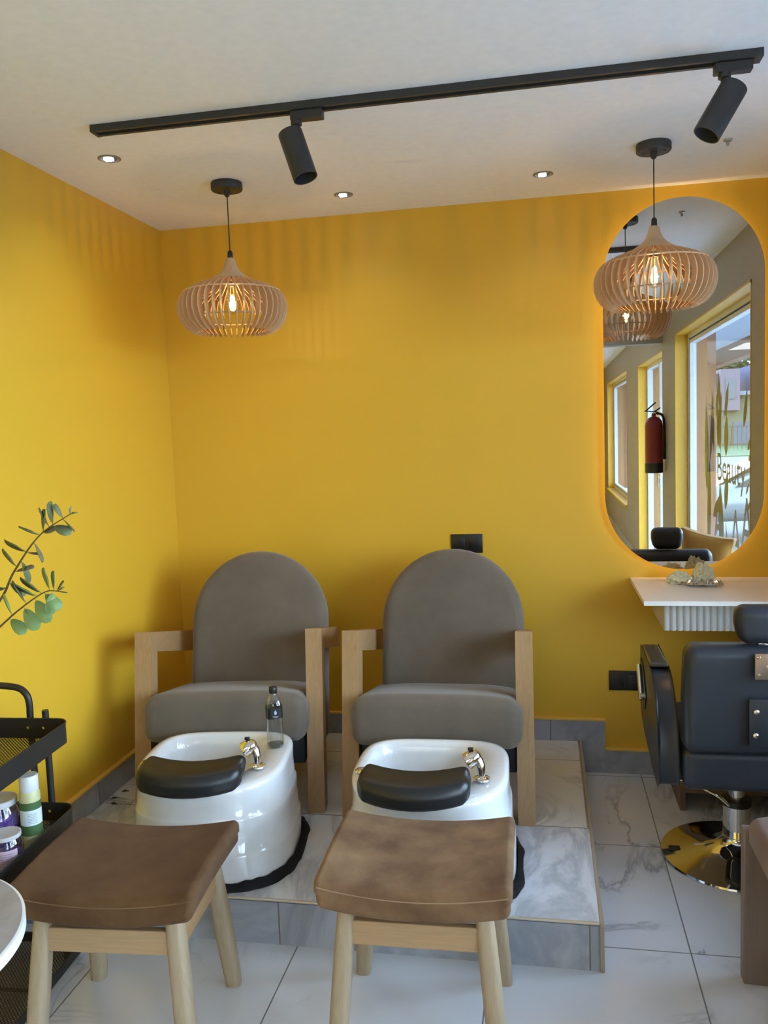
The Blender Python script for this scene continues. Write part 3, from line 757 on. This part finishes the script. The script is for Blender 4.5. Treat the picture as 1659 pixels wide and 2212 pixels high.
# ------------------------------------------------------------------ sockets
def socket(name, label, x0, x1, z0, z1):
    t_ = thing(name, label, 'wall socket', ((x0+x1)/2, 0, (z0+z1)/2), 0, 'black wall plates')
    w_, h_ = x1-x0, z1-z0
    b = B(); b.box((0, -.004, 0), (w_, .008, h_), .002); b.out('plate', M_black, t_, 30)
    for s in (-1, 1):
        b = B(); b.box((s*w_*.24, -.0085, 0), (w_*.36, .002, h_*.62), .0008); b.out('insert', M_black, t_, 30)
socket('wall_socket', 'black double wall socket just above the arched back of the right chair', 1.361, 1.507, 1.026, 1.114)
socket('wall_socket', 'black wall socket low on the wall behind the barber chair arm', 2.066, 2.215, .388, .479)
b = B(); b.span((0, -.10, -.035), (.006, .10, .035), .002)
tv = tag(b.out('side_vent', M_black, None, 30, (1.931, -.855, .075)), 'thin black cover plate on the right side of the tiled platform', 'cover plate')

# ------------------------------------------------------------------ floating shelf with fluted panel
ts = thing('floating_shelf', 'white floating shelf with fluted front below the oval mirror', 'shelf', (2.163, 0, .908))
b = B(); b.span((0, -.535, -.018), (.687, 0, 0), .001); b.out('shelf_top', M_shelf, ts, 0)
x0 = .095; pts = [(x0, -.16), (x0, -.018)]
b = B(); b.span((x0, -.365, -.150), (.687, -.001, -.0185)); bx_ = b.out('box', M_flute, ts, 0)
b = B(); rs0, rs1 = [], []
xx = x0; out_ = [(x0, -.366)]
while xx < .68:
    for k in range(7):
        a = PI*k/6; out_.append((xx+.0105-.0105*math.cos(a), -.372-.0075*math.sin(a)))
    out_.append((xx+.0225, -.370)); xx += .0256
out_ = [(p, q) for p, q in out_ if p <= .687]; out_ += [(.687, -.366)]
b.prism(out_[::-1], -.152, -.0186, 2); b.out('fluted_front', M_flute, ts, 20)

# crumpled things on the shelf
def crumple(name, label, cat, c, s_, mat, seed, amp=.35, group=None):
    t_ = bmesh.new(); bmesh.ops.create_icosphere(t_, subdivisions=4, radius=1)
    for v in t_.verts:
        n_ = v.co.normalized(); k = 1+amp*noise.turbulence(n_*1.6+Vector((seed, 0, 0)), 4, True)-.55*abs(noise.noise(n_*3.2+Vector((seed*3, 0, 0))))-.35*abs(noise.noise(n_*7+Vector((0, seed*5, 0))))
        p = n_*k; p.z = max(p.z, -.35); v.co = Vector((p.x*s_[0], p.y*s_[1], (p.z+.35)*s_[2]))
    me = bpy.data.meshes.new(name); t_.to_mesh(me); t_.free(); me.materials.append(mat)
    for f_2 in me.polygons: f_2.use_smooth = False
    o_ = bpy.data.objects.new(name, me); C.objects.link(o_); o_.location = c
    return tag(o_, label, cat, group)
M_tissue = fabric('cream_tissue', (.62, .60, .44, 1), (.72, .70, .55, 1), 120, 20, bump=.5, sheen=0)
crumple('crumpled_tissue', 'low crumpled cream tissue at the left on the white shelf', 'tissue', (2.352, -.150, .909), (.050, .036, .038), M_tissue, 1.3, group='tissues on the shelf')
crumple('crumpled_tissue', 'taller crumpled cream tissue ball under the mirror on the white shelf', 'tissue', (2.450, -.135, .909), (.044, .038, .062), M_tissue, 4.1, group='tissues on the shelf')
fb = B(); n_ = 16; vs_, fs_ = [], []
for i in range(n_+1):
    for j in range(9):
        u, v = i/n_-.5, j/8-.5
        z = .012+.016*noise.noise(Vector((u*6, v*6, 3)))+.010*noise.noise(Vector((u*15, v*14, 9)))
        vs_.append((u*.15, v*.085*(1-.5*abs(u)), max(.0015, z)))
for i in range(n_):
    for j in range(8): a = i*9+j; fs_.append((a, a+1, a+10, a+9))
fb.add(vs_, fs_); fo = fb.out('foil_wrapper', plain('silver_foil', (.72, .72, .74, 1), .16, 1), None, 0, (2.438, -.215, .909))
md = fo.modifiers.new('s', 'SOLIDIFY'); md.thickness = .0008
tag(fo, 'crumpled silver foil wrapper in front of the tissues on the shelf', 'wrapper')

# small dark debris on the platform
for i, (x, y, a, lb_) in enumerate(((.045, -.835, .5, 'small dark leaf scrap on the platform by the left skirting, the forked middle one'), (.058, -.765, .2, 'small dark leaf scrap on the platform by the left skirting, nearest the wall corner'), (.072, -.885, -.3, 'small dark leaf scrap on the platform by the left skirting, nearest the front'))):
    b = B(); b.add([(-.018, -.004, .001), (0, -.006, .004), (.018, 0, .002), (0, .006, .005), (-.004, 0, .009)], [(0, 1, 4), (1, 2, 4), (2, 3, 4), (3, 0, 4), (0, 3, 2, 1)])
    o_ = b.out('leaf_scrap', M_black, None, 0, (x+.0, y, .147)); o_.rotation_euler = (0, 0, a); tag(o_, lb_, 'debris', 'scraps on the platform')

# ------------------------------------------------------------------ barber chair (seen from behind, facing the mirror)
XC = 2.460
tb_ = thing('barber_chair', 'black vinyl barber chair on a round chrome base, facing the oval mirror', 'chair', (XC, -.735, 0))
def fback(p):
    x, y, z = p; return (x*(1-.03*max(0, z)/.18), y+.012*math.cos(x*5), z)
B().rbox((0, -.205, .678), (.492, .105, .352), .038, 6, 5, fback).out('backrest', M_blkvinyl, tb_, 60)
B().rbox((0, -.155, .432), (.500, .0, .0) if False else (.480, .10, .14), .03, 5, 4).out('back_base', M_blkvinyl, tb_, 60)
def fseat(p):
    x, y, z = p; return (x, y, z+.012*(1-(x/.25)**2)*(z > 0))
B().rbox((0, .065, .435), (.475, .50, .125), .035, 6, 5, fseat).out('seat', M_blkvinyl, tb_, 60)
def fhead(p):
    x, y, z = p; return (x*(1-.12*(z < 0)*abs(z)/.05), y-.010*math.cos(x*12), z)
B().rbox((0, -.185, .918), (.172, .080, .122), .034, 6, 5, fhead).out('headrest', M_blkvinyl, tb_, 60)
b = B(); b.box((0, -.2665, .800), (.080, .010, .082), .002); br = b.out('headrest_bracket', plain('brushed_bronze_plate', (.42, .33, .26, 1), .3, .9), tb_, 30)
for x, z in ((-.030, .772), (.030, .772), (-.030, .828), (.030, .828), (0, .800)):
    b = B(); b.cyl((x, -.2715, z), (x, -.277, z), .0065 if x else .008, .004); b.out('bolt', M_chrome, br)
b = B(); b.box((0, -.200, .855), (.030, .012, .10), .002); b.out('headrest_post', M_chrome, tb_, 30)
b = B(); b.box((0, -.262, .620), (.110, .006, .150), .002); pl = b.out('back_plate', M_blkvinyl, tb_, 30)
for x, z in ((-.034, .655), (.034, .655), (-.036, .580), (.036, .580)):
    b = B(); b.lathe([(.008, 0), (.008, .003), (.004, .006)], (x, -.265, z), 16, rot=RX(PI/2)); b.out('bolt', M_chrome, pl)
ap = [(.345, .702), (.06, .690), (-.03, .665), (-.105, .600), (-.150, .500), (-.160, .420), (-.150, .362), (-.06, .360), (.10, .388), (.26, .420), (.345, .470), (.352, .600)]
def armout(pts, n=4):
    q = [Vector((a, b_, 0)) for a, b_ in pts]; q = q + [q[0]]
    return [(v.x, v.y) for v in spline(q, n)[:-1]]
for s in (-1, 1):
    o_ = [(p, q) for p, q in armout(ap)]
    b = B(); x1_, x2_ = s*.247, s*.313
    b.pill([(p, q) for p, q in o_[::-1]], min(x1_, x2_), max(x1_, x2_), .012, 4)
    for v in b.b.verts: v.co = Vector((v.co.y, v.co.x, v.co.z))
    arm = b.out('armrest', M_blkvinyl, tb_, 50)
    b = B(); b.rbox((s*.280, .20, .705), (.064, .27, .018), .008, 5, 3); b.out('arm_cap', plain('dark_gloss_cap', (.05, .045, .035, 1), .12), arm)
    b = B(); b.pill([(p, q) for p, q in [(.33, .52), (.33, .66), (.25, .655), (.16, .56), (.20, .50)]][::-1], min(s*.310, s*.3165), max(s*.310, s*.3165), .002, 2)
    for v in b.b.verts: v.co = Vector((v.co.y, v.co.x, v.co.z))
    rc = b.out('slot_dark_plate', M_black, arm, 30)  # black plate for the arm slot, its dark inside put in as colour
    b = B(); b.cyl((s*.325, .30, .64), (s*.325, .22, .53), .010); b.cyl((s*.314, .30, .62), (s*.330, .30, .62), .013); b.cyl((s*.314, .22, .545), (s*.330, .22, .545), .011); b.out('bracket', M_chrome, arm)
b = B(); b.lathe([(.262, 0), (.265, .004), (.262, .010), (.20, .020), (.12, .034), (.075, .052), (.052, .075), (.050, .085), (.045, .086)], seg=64); bs = b.out('base_disc', M_chrome, tb_, 40)
b = B(); b.rbox((-.215, .0, .0185), (.045, .035, .004), .0018); b.out('sticker', M_black, bs)
b = B(); b.lathe([(.047, .08), (.047, .205), (.040, .206), (.040, .08)], seg=36); b.lathe([(.028, .2), (.028, .41)], seg=28); b.out('column', M_chrome, tb_, 40)
b = B(); b.lathe([(.051, .200), (.053, .204), (.053, .222), (.030, .226)], seg=36); b.out('collar', M_black, tb_, 40)
b = B(); b.box((0, .13, .400), (.14, .30, .020), .004); b.out('mount_plate', M_black, tb_, 30)
b = B(); b.tube([(-.035, -.045, .212), (-.07, -.05, .245), (-.13, -.045, .275), (-.20, -.04, .300), (-.235, -.04, .305)], .0055, 10, 5); b.out('pump_lever', M_chrome, tb_)
b = B(); b.box((.0, .40, .20), (.34, .09, .018), .004, RX(.3)); b.tube([(-.13, .25, .38), (-.13, .34, .30), (-.13, .40, .20)], .010, 10, 4); b.tube([(.13, .25, .38), (.13, .34, .30), (.13, .40, .20)], .010, 10, 4); b.out('footrest', M_chrome, tb_)

for ch_ in tb_.children:
    if ch_.name.split('.')[0] in ('backrest', 'back_base', 'seat', 'headrest', 'headrest_bracket', 'headrest_post', 'back_plate', 'armrest', 'mount_plate'):
        ch_.location = (0, -.165, .034 if ch_.name != 'mount_plate' else .0)
# low wooden step under the shelf
tw = thing('wooden_step', 'low brown wooden step box on the floor under the fluted shelf', 'step box', (2.318, -.375, 0))
M_bw = wood('dull_brown_wood', (.13, .08, .055, 1), (.19, .12, .085, 1), 0)
b = B(); b.span((0, 0, .140), (.50, .35, .160), .002); b.out('top_board', M_bw, tw, 0)
b = B(); b.span((0, 0, 0), (.022, .35, .14), .001); b.out('side_panel', M_bw, tw, 0)
b = B(); b.span((.478, 0, 0), (.50, .35, .14), .001); b.out('side_panel', M_bw, tw, 0)
b = B(); b.span((.022, .002, .075), (.478, .020, .14), .001); b.out('front_board', M_bw, tw, 0)

# ------------------------------------------------------------------ black trolley at the left
def meshm():
    m = N('wire_mesh'); v = m.obj(); s = m.n('ShaderNodeSeparateXYZ'); m.l(v, s.inputs[0])
    a = m.math('ADD', s.outputs[0], s.outputs[1]); d = m.math('SUBTRACT', s.outputs[0], s.outputs[1])
    def band(q): return m.math('LESS_THAN', m.math('FRACT', m.math('MULTIPLY', q, 95)), .34)
    f = m.math('MAXIMUM', band(a), band(d))
    t = m.n('ShaderNodeBsdfTransparent'); mx = m.n('ShaderNodeMixShader'); m.l(f, mx.inputs[0]); m.l(t.outputs[0], mx.inputs[1]); m.l(m.b.outputs[0], mx.inputs[2])
    m.l(mx.outputs[0], m.t.nodes['Material Output'].inputs[0])
    return m.set(Base_Color=(.022, .02, .018, 1), Roughness=.5)
M_mesh = meshm()
def rrect(x0, x1, y0, y1, r, n=6):
    pts = []
    for cx, cy, a0 in ((x1-r, y1-r, 0), (x0+r, y1-r, PI/2), (x0+r, y0+r, PI), (x1-r, y0+r, 3*PI/2)):
        for k in range(n+1): a = a0+PI/2*k/n; pts.append((cx+r*math.cos(a), cy+r*math.sin(a)))
    return pts
tt = thing('trolley', 'black metal three tier trolley with mesh shelves beside the left wall', 'trolley', (0, 0, 0))
TX0, TX1, TY0, TY1 = .030, .352, -2.03, -1.585
for zt, zb in ((.752, .690), (.482, .425), (.052, .022)):
    o1, o2 = rrect(TX0, TX1, TY0, TY1, .045), rrect(TX0+.0015, TX1-.0015, TY0+.0015, TY1-.0015, .044)
    b = B(); b.rings([[Vector((p, q, zb)) for p, q in o1], [Vector((p, q, zt)) for p, q in o1], [Vector((p, q, zt)) for p, q in o2], [Vector((p, q, zb)) for p, q in o2], [Vector((p, q, zb)) for p, q in o1]], True, False, False)
    b.tube([(p, q, zt) for p, q in o1+[o1[0]]], .0028, 6)
    ty = b.out('tray', M_blackmetal, tt, 60)
    b = B(); b.prism(o2, zb+.001, zb+.002, 2); b.out('mesh_floor', M_mesh, ty, 0)
    b = B(); b.span((TX0+.002, -1.815, zb-.004), (TX1-.002, -1.805, zb)); b.out('cross_bar', M_blackmetal, ty, 0)
for px in (.211, .262):
    b = B(); b.tube([(px, TY1+.012, .024), (px, TY1+.012, .775)], .0105, 12); po = b.out('upright', M_blackmetal, tt)
for px in (.211, .262):
    for z in (.725, .458):
        b = B(); b.cyl((px, TY1-.001, z), (px, TY1-.006, z), .0045); b.out('bolt', M_chrome, tt)
b = B(); b.tube([(.211, TY1+.012, .74), (.211, TY1+.012, .80), (.200, TY1+.012, .83), (.168, TY1+.012, .848), (.08, TY1+.012, .852), (.045, TY1+.012, .83), (.040, TY1+.012, .75)], .0105, 12, 6); b.out('push_handle', M_blackmetal, tt)
for x in (.07, .31):
    for y in (-1.63, -1.985):
        b = B(); b.cyl((x, y, 0), (x, y, .0225), .012, seg=16); b.out('foot', M_black, tt)
tt.rotation_euler = (0, 0, math.radians(3.5)); _c = Vector((.352, -1.585, 0)); tt.location = _c - RZ(math.radians(3.5)) @ _c
# ------------------------------------------------------------------ jars and bottle on the middle tray
M_violet = N('violet_salts'); _v = M_violet.obj(); _n = M_violet.noise(_v, 90, 3, .7)
M_violet = M_violet.set(Base_Color=M_violet.ramp(_n, [(.35, (.045, .02, .13, 1)), (.6, (.16, .07, .32, 1))]), Roughness=.4)
M_cap = plain('frosted_lid', (.55, .53, .56, 1), .35)
MZ = .428
def jar(label, x, y, r, h_, fill, lidm, rz=0, lab=None):
    t_ = thing('jar', label, 'jar', (x, y, MZ), rz, 'cosmetic jars on the trolley')
    b = B(); b.lathe([(r*.85, 0), (r, .008), (r, h_*.80), (r*.88, h_*.88), (r*.86, h_*.92)], seg=40); g_ = b.out('glass', M_clear, t_, 40)
    b = B(); b.lathe([(r*.82, .004), (r*.95, .012), (r*.95, h_*fill), (r*.7, h_*fill+.004)], seg=36); b.out('salts', M_violet, g_, 40)
    b = B(); b.lathe([(r*.90, h_*.90), (r*.92, h_*.91), (r*.92, h_*1.0), (r*.86, h_*1.012), (r*.80, h_*1.006)], seg=40); b.out('lid', lidm, t_, 40)
    if lab:
        a0, a1 = lab; n = 14
        b = B(); b.rings([[Vector(((r+.001)*math.cos(a0+(a1-a0)*k/n), (r+.001)*math.sin(a0+(a1-a0)*k/n), z)) for k in range(n+1)] for z in (h_*.18, h_*.68)], False, False, False)
        lb = b.out('label', plain('pink_label', (.50, .36, .44, 1), .6), t_, 60); lb['label'] = 'pale pink paper label'
        b = B()
        for q in range(6):
            z = h_*(.28+.06*q); b.rings([[Vector(((r+.0016)*math.cos(a0+(a1-a0)*(.12+.7*k/n)), (r+.0016)*math.sin(a0+(a1-a0)*(.12+.7*k/n)), z+dz)) for k in range(n+1)] for dz in (0, .0015)], False, False, False)
        b.out('print_line', plain('mauve_ink', (.28, .18, .25, 1), .6), lb, 0)
jar('low clear jar with pink label and white lid on the middle trolley tray', .318, -1.885, .044, .105, .45, M_cap, 0, (-1.9, -.3))
jar('larger clear jar of violet bath salts standing behind the low jar on the trolley', .232, -1.788, .054, .155, .74, M_cap)
tq = thing('lotion_bottle', 'pale bottle with green and white label standing at the back of the trolley jars', 'bottle', (.319, -1.768, MZ), 0); tq.scale = (1, 1, 1.12)
def ell(a, b_, z, n=36): return [Vector((a*math.cos(2*PI*k/n), b_*math.sin(2*PI*k/n), z)) for k in range(n)]
b = B(); b.rings([ell(.026, .026, 0), ell(.029, .029, .005), ell(.029, .029, .150), ell(.022, .022, .166), ell(.015, .015, .172)]); b.out('body', plain('pale_yellow_plastic', (.50, .48, .26, 1), .35), tq)
b = B(); b.rings([ell(.0295, .0295, .045), ell(.0295, .0295, .072)], True, False, False); b.out('label', plain('green_print', (.05, .11, .035, 1), .5), tq)
b = B(); b.rings([ell(.0295, .0295, .072), ell(.0295, .0295, .112)], True, False, False); b.out('label', plain('white_print', (.58, .66, .70, 1), .5), tq)
b = B(); b.rings([ell(.0295, .0295, .112), ell(.0295, .0295, .132)], True, False, False); b.out('label', plain('green_print_top', (.05, .11, .035, 1), .5), tq)
b = B()
for q in range(7):
    z = .078+.004*q; b.rings([[Vector((.0299*math.cos(a), .0299*math.sin(a), z+dz)) for a in [-1.3+.9*k/8 for k in range(9)]] for dz in (0, .0012)], False, False, False)
b.out('print_line', plain('grey_ink', (.25, .30, .34, 1), .6), tq, 0)
b = B(); b.rings([ell(.0255, .0255, .158), ell(.0265, .0265, .162), ell(.0265, .0265, .196), ell(.024, .024, .199)]); b.out('cap', plain('clear_white_cap', (.60, .62, .64, 1), .3), tq)

# ------------------------------------------------------------------ round side table, bottom left
TC = (.438, -2.500)
tr_ = thing('round_side_table', 'round grey marble topped side table with white rim at the lower left', 'table', (TC[0], TC[1], 0))
M_ttop = marble('table_marble', (.36, .35, .37, 1), (.22, .21, .23, 1), -50, -50, 100, 100, vs=2.4, rough=.3, dense=1, stretch=(1.6, .5, 1))
b = B(); b.lathe([(.05, .570), (.296, .572), (.300, .576), (.300, .600), (.297, .601), (.05, .601)], seg=96); b.out('table_rim', plain('white_table_edge', (.74, .78, .80, 1), .35), tr_, 40)
b = B(); b.lathe([(.294, .6008), (.294, .6025), (.292, .603)], seg=96); b.out('table_top', M_ttop, tr_, 40)
for k in range(3):
    a = .35+2*PI*k/3; b = B(); b.tube([(math.cos(a)*.13, math.sin(a)*.13, .57), (math.cos(a)*.235, math.sin(a)*.235, .0)], .016, 14); b.out('leg', plain('white_leg', (.74, .76, .80, 1), .4), tr_)
tj = thing('wooden_jar', 'light beige wooden cylinder standing at the rear edge of the round table', 'container', (.535, -2.262, .603))
b = B(); b.lathe([(.028, 0), (.030, .003), (.030, .085), (.028, .088)], seg=32); b.out('body', plain('beige_wood', (.62, .46, .30, 1), .5), tj)
b = B(); b.lathe([(.030, .089), (.031, .092), (.031, .112), (.028, .116)], seg=32); b.out('lid', plain('beige_wood_lid', (.64, .48, .32, 1), .5), tj)

# ------------------------------------------------------------------ eucalyptus in a vase on that table (only its sprigs reach into the photo)
tvs = thing('vase', 'pale ceramic vase standing on the round side table and holding eucalyptus', 'vase', (.34, -2.46, .603))
b = B(); b.lathe([(.035, 0), (.055, .01), (.065, .08), (.050, .17), (.028, .22), (.032, .25), (.028, .25), (.024, .22), (.045, .17), (.058, .08), (.02, .02)], seg=40, cap1=True); b.out('body', plain('pale_ceramic', (.55, .50, .44, 1), .3), tvs)
te = thing('eucalyptus', 'eucalyptus sprigs with round grey green leaves against the left wall', 'plant', (0, 0, 0))
M_euc = N('eucalyptus_leaf'); _v = M_euc.obj(); _n = M_euc.noise(_v, 14, 4)
M_euc = M_euc.set(Base_Color=M_euc.ramp(_n, [(.35, (.10, .10, .04, 1)), (.65, (.17, .21, .10, 1))]), Roughness=.55)
M_euc2 = plain('fresh_eucalyptus_leaf', (.20, .30, .10, 1), .5)
M_euc3 = plain('dusty_eucalyptus_leaf', (.19, .17, .09, 1), .6)
M_stem = plain('brown_stem', (.10, .075, .03, 1), .7)
A0 = Vector((.34, -2.46, .84))
def pxp(x, z, y=-2.30): return Vector((x, y, z))
def sprig(pts, r0, leaves, mat):
    P_ = spline([Vector(p) for p in pts], 10); rn = random.Random(int(pts[-1][0]*9999))
    b = B(); b.tube(P_, lambda q: r0*(1-.75*q), 8); st = b.out('stem', M_stem, te)
    N_ = len(P_)
    for (q, sz, a, tilt) in leaves:
        tilt = tilt*1.25+rn.uniform(.1, .5); sz *= rn.uniform(.98, 1.22)
        i = min(N_-2, int(q*(N_-1))); p = P_[i]; d = (P_[i+1]-P_[i]).normalized()
        side = Vector((0, 1, 0)); nrm = d.cross(side).normalized()     # in the x/z plane
        ld = (d*math.cos(a)+nrm*math.sin(a)).normalized()
        wd = (side*math.sin(tilt)+ld.cross(side).normalized()*math.cos(tilt)).normalized()
        up = ld.cross(wd)
        vs_ = [p]; n = 14; out_ = []
        for k in range(n):
            th = -PI+2*PI*k/n
            u = sz*(.56+.46*math.cos(th)); v = sz*.33*math.sin(th)*(.75+.25*math.cos(th))
            out_.append(p+ld*u+wd*v+up*(.14*sz*(u/sz)**2+abs(v)*.40))
        b = B(); b.add([p+ld*sz*.5+up*.02*sz]+out_, [(0, k+1, (k+1) % n+1) for k in range(n)]); b.tube([p, p+ld*sz*.15], .0008, 5)
        lo = b.out('leaf', mat(rn), te, 60)
        md = lo.modifiers.new('s', 'SOLIDIFY'); md.thickness = .0006
m1 = lambda rn: rn.choice([M_euc, M_euc3, M_euc])
sprig([A0, (.50, -2.40, 1.08), pxp(.640, 1.245), pxp(.700, 1.330), pxp(.765, 1.405), pxp(.845, 1.452)], .004,
      [(.50, .040, 2.0, .5), (.54, .040, -1.9, .9), (.60, .042, -.9, .7), (.62, .046, 1.1, .5), (.66, .050, -2.4, 1.2), (.70, .044, 1.6, .6), (.71, .030, -1.2, .9), (.76, .040, -2.2, 1.3), (.80, .042, 1.9, .7), (.82, .036, -.5, .5), (.82, .048, .6, .4), (.87, .042, 1.3, .5), (.88, .046, -1.0, .4), (.885, .040, .9, .9), (.94, .030, 1.4, 1.2), (.95, .030, -1.5, 1.3), (.985, .016, .6, 1.0), (.99, .018, -.5, 1.2)], m1)
m2 = lambda rn: rn.choice([M_euc2, M_euc2, M_euc])
sprig([A0, (.48, -2.41, 1.05), pxp(.615, 1.180), pxp(.700, 1.245), pxp(.765, 1.285), pxp(.800, 1.288)], .0035,
      [(.55, .048, -1.3, .3), (.58, .050, 1.0, .4), (.64, .052, -1.6, .2), (.66, .046, 1.3, .4), (.72, .060, -1.5, .15), (.74, .046, 2.0, .5), (.78, .050, 1.9, .3), (.80, .050, -1.2, .4), (.86, .044, 1.5, .3), (.90, .040, -1.7, .5), (.93, .040, 1.4, .2), (.97, .026, .7, .6), (.99, .020, -.4, 1.2), (.985, .016, .3, 1.3)], m2)
sprig([A0, (.46, -2.42, 1.02), (.56, -2.36, 1.13), pxp(.645, 1.195)], .003,
      [(.6, .045, 1.2, .4), (.7, .045, -1.2, .4), (.85, .045, -1.4, .3), (.9, .04, 1.0, .5)], m2)

# ------------------------------------------------------------------ things seen only in the mirror
tx = thing('fire_extinguisher', 'red fire extinguisher with black base hanging on the right wall, seen in the mirror', 'fire extinguisher', (2.755, -4.02, 1.16))
b = B(); b.lathe([(.05, .03), (.072, .04), (.075, .06), (.075, .42), (.068, .46), (.045, .49), (.02, .50), (.018, .53)], seg=40); b.out('cylinder', plain('red_enamel', (.22, .018, .02, 1), .35), tx)
b = B(); b.lathe([(.074, 0), (.078, .004), (.078, .085), (.074, .09)], seg=40); b.out('base_cup', M_black, tx)
b = B(); b.box((-.03, 0, .585), (.12, .02, .012), .002, RY(-.7)); b.box((-.02, 0, .545), (.11, .022, .010), .002, RY(.15)); b.box((.03, 0, .56), (.06, .02, .012), .002, RY(-.6)); b.out('lever', M_black, tx)
b = B(); b.tube([(.02, 0, .53), (.07, .01, .51), (.085, .02, .42), (.083, .03, .12)], .011, 10, 6); b.out('hose', M_black, tx)
def fcu(p):
    x, y, z = p; u, v = x/.18, z/.18; k = max(.10, (1-u**4)*(1-v**4))**.5
    return (x*(1-.10*(1-abs(v)**2)*abs(u)), y*k, z*(1-.10*(1-abs(u)**2)*abs(v)))
b = B(); b.rbox((0, 0, 0), (.36, .13, .36), .012, 14, 2, fcu)
cu_ = b.out('cushion', fabric('gold_satin', (.34, .165, .028, 1), (.44, .22, .04, 1), 60, 5, rough=.5, bump=.1), None, 60, (2.797, -1.80, .722))
cu_.rotation_euler = (math.radians(-8), math.radians(9), math.radians(38)); tag(cu_, 'gold satin cushion propped by the lettered window, seen in the mirror', 'cushion')
b = B(); b.lathe([(.016, 0), (.014, -.006), (.006, -.010), (.005, -.022)], seg=20)
tag(b.out('ceiling_fitting', plain('pale_metal', (.4, .4, .4, 1), .4, .6), None, 40, (2.463, -.552, H)), 'tiny round metal fitting on the ceiling above the oval mirror', 'ceiling fitting')

bpy.context.view_layer.update()

def rebase(o, loc):
    """moves a thing's own origin to its base, its parts stay where they are"""
    d = Vector(loc) - o.location; o.location = loc
    for ch in o.children: ch.location = ch.location - d
rebase(te, (.34, -2.46, .84)); rebase(hs, (19, -75, Z0)); rebase(tr, (1.4, -1.29, H))
